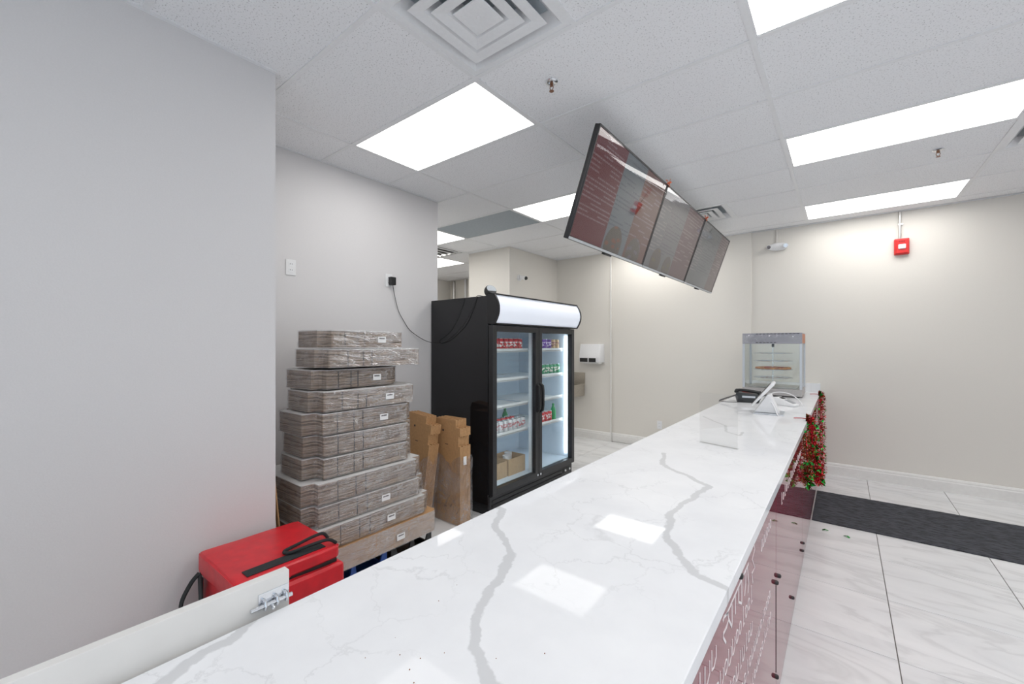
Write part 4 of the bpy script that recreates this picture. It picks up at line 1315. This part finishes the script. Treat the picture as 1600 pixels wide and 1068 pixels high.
# ------------------------------------------------------------------ wall fittings
YW = 6.11
al = thing('fire_alarm', (0.487, YW, 2.53), 'red fire alarm strobe on the far wall below a steel conduit', 'fire alarm')
bx('back_box', M_ALARM, al, 0.427, 0.547, YW - 0.045, YW, 2.460, 2.630, bev=0.008)
bx('face', M_ALARM, al, 0.437, 0.537, YW - 0.062, YW - 0.045, 2.470, 2.620, bev=0.008)
bx('strobe_lens', M_WHITE, al, 0.458, 0.518, YW - 0.078, YW - 0.062, 2.515, 2.565, bev=0.008)
cu = bpy.data.curves.new('fire', 'FONT'); cu.body = 'FIRE'; cu.size = 0.026; cu.extrude = 0.0006; cu.align_x = 'CENTER'
to = bpy.data.objects.new('fire_tmp', cu); COL.objects.link(to)
dg = bpy.context.evaluated_depsgraph_get()
me = bpy.data.meshes.new_from_object(to.evaluated_get(dg)); bpy.data.objects.remove(to)
lt = bpy.data.objects.new('lettering', me); COL.objects.link(lt); me.materials.clear(); me.materials.append(plain('dark_red_print', (0.16, 0.005, 0.005), 0.5))
lt.parent = al; lt.rotation_euler = (R(90), 0, 0); lt.location = (0, -0.0628, 0.055)
m = MB(); m.cyl((0.475, YW - 0.016, 2.63), (0.475, YW - 0.016, ZC - 0.002), 0.011, None, 12)
m.build('conduit', M_STEEL, al, smooth=True)
bx('conduit_strap', M_STEEL, al, 0.460, 0.498, YW - 0.028, YW, 2.78, 2.795)
el = thing('emergency_light', (-0.635, YW, 2.71), 'white oval emergency light with two lamps on the far wall', 'emergency light')
m = MB()
t = bmesh.new(); bmesh.ops.create_uvsphere(t, u_segments=24, v_segments=14, radius=1)
m._merge(t, Matrix.Translation((-0.635, YW - 0.032, 2.705)) @ Matrix.Diagonal((0.115, 0.034, 0.050, 1)))
m.build('body', M_WHITE, el, smooth=True)
for s_ in (-1, 1):
    m = MB(); m.cyl((-0.635 + s_ * 0.078, YW - 0.055, 2.707), (-0.635 + s_ * 0.086, YW - 0.092, 2.700), 0.024, 0.028, 18); h_ = m.build('lamp_head', M_WHITE, el, smooth=True)
    m = MB(); m.cyl((-0.635 + s_ * 0.086, YW - 0.092, 2.700), (-0.635 + s_ * 0.0868, YW - 0.0955, 2.6994), 0.022, None, 18); m.build('lamp_lens', M_CHROME, h_)
bx('raceway', M_WALLW, el, -0.655, -0.625, YW - 0.018, YW, 2.75, ZC - 0.002, bev=0.003)

tw = thing('towel_dispenser', (-3.10, 6.05, 1.37), 'white paper towel dispenser with two dark windows on the far wall', 'dispenser')
m = MB()
m.prism([(6.05, 1.225), (5.86, 1.225), (5.855, 1.30), (5.90, 1.51), (6.05, 1.51)], -3.28, -2.935, Matrix(((0, 0, 1, 0), (1, 0, 0, 0), (0, 1, 0, 0), (0, 0, 0, 1))), bev=0.006)
m.build('cover', M_WHITE, tw, smooth=True)
for a, b in ((-3.262, -3.13), (-3.105, -2.99)):
    bx('window', M_BLACK, tw, a, b, 5.848, 5.856, 1.232, 1.292)
bx('paper_slot', M_TRIM, tw, -3.25, -2.96, 5.90, 6.0, 1.20, 1.224, bev=0.004)
bx('badge', M_INK, tw, -3.07, -3.04, 5.865, 5.872, 1.325, 1.335)
sk = thing('hand_sink', (-3.48, 6.05, 0.72), 'small stainless hand sink on the far wall beside the fridge', 'sink')
bx('backsplash', M_SINK, sk, -3.68, -3.275, 6.03, 6.05, 0.84, 1.05, bev=0.003)
m = MB()
for q in ((-3.68, -3.665, 5.68, 6.03), (-3.29, -3.275, 5.68, 6.03), (-3.665, -3.29, 5.68, 5.695), (-3.665, -3.29, 6.015, 6.03)):
    m.box(q[0], q[1], q[2], q[3], 0.68, 0.87, bev=0.003)
m.box(-3.665, -3.29, 5.695, 6.015, 0.68, 0.69)
m.build('basin', M_SINK, sk)
m = MB(); m.tube(smooth_path([(-3.48, 6.0, 0.92), (-3.48, 5.97, 1.03), (-3.48, 5.90, 1.06), (-3.48, 5.86, 1.0)]), 0.011, 8); m.build('faucet', M_CHROME, sk, smooth=True)

cm = thing('security_camera', (-3.81, 5.01, 2.50), 'white bullet security camera on the column wall above the fridge', 'camera')
m = MB(); m.cyl((-3.81, 4.99, 2.50), (-3.79, 4.99, 2.50), 0.048, 0.044, 20); m.build('mount', M_WHITE, cm, smooth=True)
m = MB(); m.cyl((-3.79, 4.995, 2.50), (-3.755, 5.0, 2.50), 0.018, None, 12); m.build('joint', M_WHITE, cm)
m = MB(); m.cyl((-3.775, 4.985, 2.505), (-3.665, 4.965, 2.478), 0.029, 0.029, 18); m.build('barrel', M_WHITE, cm, smooth=True)
m = MB(); m.cyl((-3.666, 4.9652, 2.4782), (-3.655, 4.963, 2.4755), 0.0285, 0.024, 18); m.build('lens', M_BLACK, cm)

# back kitchen glimpse: pipes on the far kitchen wall and a burlap-coloured sack on a shelf
for (x, r, mt, lab) in ((-6.86, 0.030, M_STEEL, 'steel pipe on the back kitchen wall, left of two'), (-6.50, 0.028, M_WHITE, 'white pipe running down the back kitchen wall'), (-6.15, 0.045, M_BLACK, 'thick black pipe with an elbow on the back kitchen wall')):
    t = thing('wall_pipe', (x, 6.55, 0), lab, 'pipe')
    m = MB(); m.cyl((x, 6.6 - r, 0.0), (x, 6.6 - r, ZC), r, None, 12); m.build('pipe', mt, t, smooth=True)
    for z in (1.2, 2.4):
        m = MB(); m.cyl((x, 6.6 - r, z), (x, 6.6 - r, z + 0.04), r + 0.006, None, 12); m.build('coupling', M_COPPER if mt is M_BLACK else mt, t)
    if mt is M_BLACK:
        m = MB(); m.cyl((x, 6.6 - r, 2.84), (x + 0.25, 6.6 - r, 2.84), r, None, 12); m.build('elbow', mt, t)
sh = thing('kitchen_shelf', (-6.6, 6.2, 0), 'steel shelf rack in the back kitchen', 'shelf')
for x in (-6.95, -6.3):
    for y in (6.0, 6.44):
        m = MB(); m.cyl((x, y, 0), (x, y, 1.9), 0.014, None, 10); m.build('post', M_STEEL, sh)
for z in (0.4, 1.1, 1.86):
    bx('shelf_board', M_STEEL, sh, -6.96, -6.29, 5.99, 6.45, z, z + 0.02)
m = MB(); m._merge(soft_box(-6.93, -6.42, 6.02, 6.42, 1.881, 2.21, 0.09, 0.04, 9)); o = m.build('sack', plain('burlap', (0.40, 0.29, 0.18), 0.9, gscale=120, bmp=0.4), None, org=(-6.67, 6.22, 1.881), smooth=True)
tag(o, 'tan sack lying on the back kitchen shelf behind the fridge', 'sack')

# ------------------------------------------------------------------ things on the counter
# rotating food warmer
WX0, WX1, WY0, WY1, WZ = -0.885, -0.335, 5.27, 5.74, 1.625
fw = thing('food_warmer', ((WX0 + WX1) / 2, (WY0 + WY1) / 2, CT), 'glass heated display cabinet with round shelves and pizza at the counter end', 'food warmer')
bx('base', plain('warmer_base_steel', (0.45, 0.43, 0.42), 0.35, 0.4), fw, WX0, WX1, WY0, WY1, CT + 0.012, CT + 0.085, bev=0.003)
for x in (WX0 + 0.04, WX1 - 0.04):
    for y in (WY0 + 0.04, WY1 - 0.04):
        m = MB(); m.cyl((x, y, CT), (x, y, CT + 0.012), 0.016, None, 12); m.build('foot', M_BLACK, fw)
M_HOOD = plain('grey_hood_steel', (0.36, 0.36, 0.40), 0.35, 0.3, var=0.08)
hdm = bx('hood', M_HOOD, fw, WX0, WX1, WY0, WY1, WZ - 0.115, WZ, bev=0.003)
for k in range(12):
    xx = WX0 + 0.13 + k * 0.034
    bx('vent_slot', M_GRAYSLOT, hdm, xx, xx + 0.022, WY0 - 0.0006, WY0 + 0.001, WZ - 0.012, WZ - 0.005)
for k in range(6):
    xx = WX0 + 0.13 + k * 0.034
    bx('vent_slot', M_GRAYSLOT, hdm, xx, xx + 0.022, WY0 - 0.0006, WY0 + 0.001, WZ - 0.105, WZ - 0.098)
m = MB()
NU, NV = 30, 6
gg = [[m.bm.verts.new((WX0 + 0.008 + (WX1 - WX0 - 0.03) * a / NU, WY0 - 0.003 - rnd.uniform(0, 0.006), WZ - 0.10 + 0.085 * b / NV + rnd.uniform(-.002, .002))) for b in range(NV + 1)] for a in range(NU + 1)]
for a in range(NU):
    for b in range(NV):
        m.bm.faces.new((gg[a][b], gg[a + 1][b], gg[a + 1][b + 1], gg[a][b + 1]))
m.build('loose_film', M_WRAP, hdm)
bx('side_label', plain('orange_label', (0.55, 0.22, 0.12), 0.5), hdm, WX1, WX1 + 0.001, WY0 + 0.03, WY1 - 0.05, WZ - 0.11, WZ - 0.01)
for x in (WX0, WX1 - 0.022):
    for y in (WY0, WY1 - 0.022):
        bx('corner_post', M_ALU, fw, x, x + 0.022, y, y + 0.022, CT + 0.085, WZ - 0.115, bev=0.002)
bx('pane', M_GLASS, fw, WX0 + 0.022, WX1 - 0.022, WY0 + 0.008, WY0 + 0.012, CT + 0.085, WZ - 0.115)
bx('pane', M_GLASS, fw, WX0 + 0.022, WX1 - 0.022, WY1 - 0.012, WY1 - 0.008, CT + 0.085, WZ - 0.115)
for x in (WX0 + 0.008, WX1 - 0.012):
    bx('pane', M_GLASS, fw, x, x + 0.004, WY0 + 0.022, WY1 - 0.022, CT + 0.085, WZ - 0.115)
XC, YC = (WX0 + WX1) / 2 - 0.01, (WY0 + WY1) / 2
m = MB(); m.cyl((XC, YC, CT + 0.085), (XC, YC, WZ - 0.14), 0.006, None, 10); m.build('spindle', M_CHROME, fw)
m = MB(); m.cyl((XC, YC, WZ - 0.15), (XC, YC, WZ - 0.115), 0.013, None, 12); m.build('spindle_motor', M_BLACK, fw)
for z in (1.405, 1.32, 1.225, 1.135):
    m = MB()
    cpts = [(XC + 0.185 * math.cos(k * math.pi / 18), YC + 0.185 * math.sin(k * math.pi / 18), z) for k in range(37)]
    m.tube(cpts, 0.004, 6)
    for k in range(8):
        a = k * math.pi / 8
        m.cyl((XC - 0.185 * math.cos(a), YC - 0.185 * math.sin(a), z), (XC + 0.185 * math.cos(a), YC + 0.185 * math.sin(a), z), 0.0016, None, 6)
    m.build('rack_shelf', M_CHROME, fw, smooth=True)
bx('drip_tray', M_STEEL, fw, WX0 + 0.05, WX1 - 0.05, WY0 + 0.04, WY1 - 0.04, CT + 0.0855, CT + 0.10, bev=0.004)
def pizza_mat():
    m, nt, b = nodes_of('baked_pizza')
    v = coords(nt)
    n = noise(nt, v, 45, 4, 0.7)
    nt.links.new(ramp(nt, n.outputs[0], [(0.3, (0.16, 0.03, 0.01)), (0.5, (0.50, 0.17, 0.03)), (0.7, (0.75, 0.50, 0.16))]), b.inputs['Base Color'])
    setp(b, Roughness=0.5)
    bump(nt, b, n.outputs[0], 0.8, 0.01)
    return m
m = MB()
m.lathe([(0.10, 0.0), (0.168, 0.0), (0.175, 0.010), (0.168, 0.020), (0.158, 0.018), (0.150, 0.012), (0.02, 0.014)], (0, 0, 0), 40)
pz = m.build('pizza', pizza_mat(), None, smooth=True)
pz.location = (XC, YC, 1.2295)
tag(pz, 'baked pizza on the third round shelf inside the glass food warmer', 'pizza')
for k in range(14):
    a = rnd.uniform(0, 6.28); r = rnd.uniform(0.03, 0.13)
    m = MB(); m.lathe([(0.014, 0.012), (0.015, 0.016), (0.013, 0.0175)], (r * math.cos(a), r * math.sin(a), 0.001), 12)
    m.build('topping', plain('pepperoni', (0.35, 0.03, 0.02), 0.4), pz, org=(0, 0, 0)).location = (0, 0, 0)

# point of sale stand
ps = thing('card_terminal_stand', (-0.475, 3.97, CT), 'white point-of-sale tablet on an angled white stand, screen turned away', 'register', None, R(4))
def loc_box(n, mat, t, *b, bev=0.0):
    m = MB(); m.box(*b, bev=bev)
    o = m.build(n, mat, t, org=(0, 0, 0)); o.location = (0, 0, 0)
    return o
loc_box('base_plate', M_ALU, ps, -0.105, 0.105, -0.12, 0.13, 0, 0.008, bev=0.003)
m = MB()
# wedge stand: profile in x-z extruded along y
m.prism([(-0.10, 0.010), (0.075, 0.010), (0.015, 0.155), (-0.008, 0.155)], -0.075, 0.085, Matrix(((1, 0, 0, 0), (0, 0, 1, 0), (0, 1, 0, 0), (0, 0, 0, 1))), bev=0.006)
o = m.build('stand', M_WHITE, ps, org=(0, 0, 0), smooth=True); o.location = (0, 0, 0)
m = MB(); m.prism([(-0.118, 0.070), (-0.108, 0.058), (0.045, 0.238), (0.036, 0.252), (0.020, 0.250)], -0.11, 0.12, Matrix(((1, 0, 0, 0), (0, 0, 1, 0), (0, 1, 0, 0), (0, 0, 0, 1))), bev=0.004)
tb = m.build('tablet', M_WHITE, ps, org=(0, 0, 0), smooth=True); tb.location = (0, 0, 0)
m = MB(); m.prism([(-0.1165, 0.0745), (0.0125, 0.2455), (0.0110, 0.2462), (-0.118, 0.0752)], -0.10, 0.11, Matrix(((1, 0, 0, 0), (0, 0, 1, 0), (0, 1, 0, 0), (0, 0, 0, 1))))
o = m.build('screen', M_BLACK, tb, org=(0, 0, 0)); o.location = (0, 0, 0)
m = MB(); m.tube(smooth_path([(0.02, -0.078, 0.10), (0.04, -0.088, 0.06), (0.055, -0.10, 0.02), (0.065, -0.13, 0.006), (0.07, -0.15, 0.005)]), 0.005, 8)
o = m.build('cable', M_WHITE, ps, org=(0, 0, 0), smooth=True); o.location = (0, 0, 0)
# hand terminal with a white cord
ht = thing('card_reader', (-0.41, 4.55, CT), 'white handheld card reader with grey keys lying behind the tablet stand', 'card reader', None, R(-20))
m = MB(); m.prism([(-0.09, 0.0), (0.09, 0.0), (0.09, 0.018), (-0.06, 0.075), (-0.09, 0.070)], -0.045, 0.045, Matrix(((1, 0, 0, 0), (0, 0, 1, 0), (0, 1, 0, 0), (0, 0, 0, 1))), bev=0.005)
o = m.build('body', M_WHITE, ht, org=(0, 0, 0), smooth=True); o.location = (0, 0, 0)
Ms = Matrix(((1, 0, 0, 0), (0, 0, 1, 0), (0, 1, 0, 0), (0, 0, 0, 1)))
m = MB(); m.prism([(-0.045, 0.0712), (-0.015, 0.0598), (-0.015, 0.0612), (-0.045, 0.0726)], -0.03, 0.03, Ms); o = m.build('display', M_GRAYSLOT, ht, org=(0, 0, 0)); o.location = (0, 0, 0)
m = MB(); m.prism([(0.0, 0.0542), (0.072, 0.0268), (0.072, 0.0282), (0.0, 0.0556)], -0.032, 0.032, Ms); o = m.build('keypad', plain('grey_keys', (0.30, 0.31, 0.33), 0.5), ht, org=(0, 0, 0)); o.location = (0, 0, 0)
m = MB(); m.tube(smooth_path([(-0.10, -0.02, 0.06), (-0.13, 0.0, 0.095), (-0.06, 0.03, 0.115), (0.03, 0.05, 0.095), (0.09, 0.06, 0.04), (0.11, 0.06, 0.006)]), 0.004, 8)
o = m.build('cord', M_WHITE, ht, org=(0, 0, 0), smooth=True); o.location = (0, 0, 0)
# desk phone
ph = thing('desk_phone', (-0.72, 4.62, CT), 'black corded desk phone beside the white tablet stand', 'phone', None, R(8))
m = MB(); m.prism([(-0.10, 0.0), (0.08, 0.0), (0.10, 0.045), (0.10, 0.075), (-0.105, 0.095), (-0.115, 0.06)], -0.085, 0.085, Ms, bev=0.006)
o = m.build('body', plain('charcoal_phone', (0.03, 0.034, 0.038), 0.35), ph, org=(0, 0, 0), smooth=True); o.location = (0, 0, 0)
m = MB(); m.tube(smooth_path([(-0.105, -0.05, 0.088), (-0.09, -0.05, 0.115), (0.0, -0.05, 0.112), (0.08, -0.05, 0.10), (0.10, -0.05, 0.078)]), [0.020] * 6 + [0.014] * 13 + [0.020] * 6, 10)
o = m.build('handset', M_BLACK, ph, org=(0, 0, 0), smooth=True); o.location = (0, 0, 0)
loc_box('label_strip', M_ALU, ph, -0.055, 0.055, -0.0865, -0.085, 0.048, 0.066)
loc_box('indicator', plain('red_cap', (0.6, 0.08, 0.06), 0.4), ph, -0.06, 0.03, 0.05, 0.075, 0.088, 0.100)
m = MB()
pts = []
for k in range(140):
    s_ = k / 139
    c = Vector((-0.11 - 0.14 * s_, -0.06 - 0.10 * s_ * s_, 0.065 - 0.052 * s_))
    pts.append(c + Vector((0, 0.008 * math.cos(k * 0.9), 0.008 * math.sin(k * 0.9))))
m.tube(pts, 0.0022, 5)
o = m.build('coiled_cord', M_BLACK, ph, org=(0, 0, 0), smooth=True); o.location = (0, 0, 0)
m = MB(); m.tube(smooth_path([(-0.05, -0.088, 0.02), (-0.09, -0.11, 0.004), (-0.16, -0.13, 0.003), (-0.22, -0.10, 0.003), (-0.255, -0.12, 0.003)]), 0.0025, 6)
o = m.build('line_cord', M_BLACK, ph, org=(0, 0, 0), smooth=True); o.location = (0, 0, 0)

# acrylic stand
ac = thing('acrylic_sign_holder', (-0.54, 2.50, CT), 'clear empty acrylic sign holder standing on the counter', 'sign holder', None, R(-16))
loc_box('sheet', M_ACRYL, ac, -0.105, 0.105, -0.002, 0.001, 0.003, 0.285)
loc_box('sheet', M_ACRYL, ac, -0.105, 0.105, 0.004, 0.007, 0.003, 0.285)
loc_box('foot', M_ACRYL, ac, -0.105, 0.105, -0.002, 0.022, 0.0, 0.003)

# ------------------------------------------------------------------ tinsel garlands at the counter front
def garland(path, rad, count, label, seed, cols=(M_FR, M_FG), flake=0.020):
    r = random.Random(seed)
    P = smooth_path(path, 8)
    t = thing('tinsel_garland', P[0], label, 'garland', 'tinsel garlands on the counter front')
    m = MB(); m.tube(P, 0.003, 6); m.build('core_string', M_FR, t)
    for ci, mt in enumerate(cols):
        m = MB()
        for k in range(int(count * 1.7) if ci == 0 else int(count * .09)):
            i = r.randrange(len(P) - 1)
            p = P[i].lerp(P[i + 1], r.random())
            d = Vector((r.gauss(0, 1), r.gauss(0, 1), r.gauss(0, 1))).normalized()
            q = p + d * rad * r.uniform(0.3, 1.0)
            if q.x < XP + 0.004: q.x = XP + 0.004 + r.random() * 0.01
            s_ = flake * (0.5 if ci == 0 else 1.0) * r.uniform(0.7, 1.3)
            a = Vector((r.gauss(0, 1), r.gauss(0, 1), r.gauss(0, 1))).normalized()
            b = d.cross(a).normalized()
            e_ = d * s_
            f = b * s_ * (0.30 if ci == 0 else 0.7)
            n_ = d.cross(b) * s_ * 0.25
            vs = [q - e_ * .3, q + f + n_, q + e_, q - f + n_]
            for v in vs:
                v.x = max(v.x, XP + 0.003)
            m.quad(*vs)
        o = m.build('foil_strips' if ci == 0 else 'foil_leaves', mt, t)
        o['kind'] = 'stuff'
    return t
garland([(-0.29, 5.66, CT + 0.012), (-0.215, 5.66, CT + 0.014), (-0.185, 5.64, CT - 0.02), (-0.178, 5.55, 0.70), (-0.172, 5.45, 0.40), (-0.168, 5.35, 0.18)], 0.038, 1100, 'red and green tinsel garland hanging from the far corner of the counter', 1)
garland([(-0.19, 5.58, CT - 0.03), (-0.182, 5.30, 0.70), (-0.170, 4.85, 0.42), (-0.165, 4.45, 0.33), (-0.168, 4.1, 0.48), (-0.175, 3.85, 0.72), (-0.185, 3.76, CT - 0.03)], 0.040, 1700, 'drooping red and green tinsel garland looped along the counter front', 2)
garland([(-0.29, 3.745, CT + 0.010), (-0.215, 3.735, CT + 0.014), (-0.183, 3.72, CT - 0.02), (-0.172, 3.66, 0.75), (-0.150, 3.66, 0.62), (-0.135, 3.67, 0.54)], 0.036, 900, 'shorter red and green tinsel garland laid over the counter edge near the tablet', 3)
garland([(-0.20, 3.45, CT - 0.04), (-0.188, 3.36, 0.78), (-0.180, 3.30, 0.66), (-0.176, 3.28, 0.60)], 0.030, 500, 'gold and green tinsel garland hanging nearest the camera under the counter edge', 4, (M_FGO, M_FG))
for k, (x, y) in enumerate(((-0.115, 4.42), (0.02, 4.38))):
    m = MB(); m.ribbon([(-0.02, 0, 0.003), (0.0, 0.006, 0.008), (0.022, 0.0, 0.003)], 0.014, (0.1, 1, 0.1), 0.0008)
    o = m.build('foil_scrap', M_FG, None); o.location = (x, y - 0.2, 0.001); o.rotation_euler.z = R(20 - 50 * k)
    tag(o, 'small green foil scrap on the floor tiles, ' + ('closest to the counter' if k == 0 else 'farther from the counter'), 'foil scrap')

# ------------------------------------------------------------------ floor mat
m = MB(); m.box(-0.212, 2.4, 4.40, 5.31, 0.0005, 0.009, bev=0.003)
for k in range(130):
    pass
mt_ = m.build('floor_mat', M_RUG, None, org=(1.1, 4.85, 0.0005))
tag(mt_, 'long black textured entrance mat on the marble floor', 'floor mat')

# ------------------------------------------------------------------ crumbs on the worktop
m = MB()
rc = random.Random(21)
for k in range(12):
    x, y = rc.uniform(-0.74, -0.42), rc.uniform(0.42, 0.70)
    r_ = rc.uniform(0.0006, 0.0013)
    m.lathe([(r_ * .7, 0.0), (r_, r_ * .6), (r_ * .5, r_ * 1.3)], (x, y, CT + 0.0002), 6)
cr = m.build('crumbs', plain('brown_crumb', (0.22, 0.07, 0.02), 0.8, var=0.4), None, org=(-0.58, 0.56, CT))
tag(cr, 'scattered tiny brown crumbs on the white countertop near the camera', 'crumbs', kind='stuff')
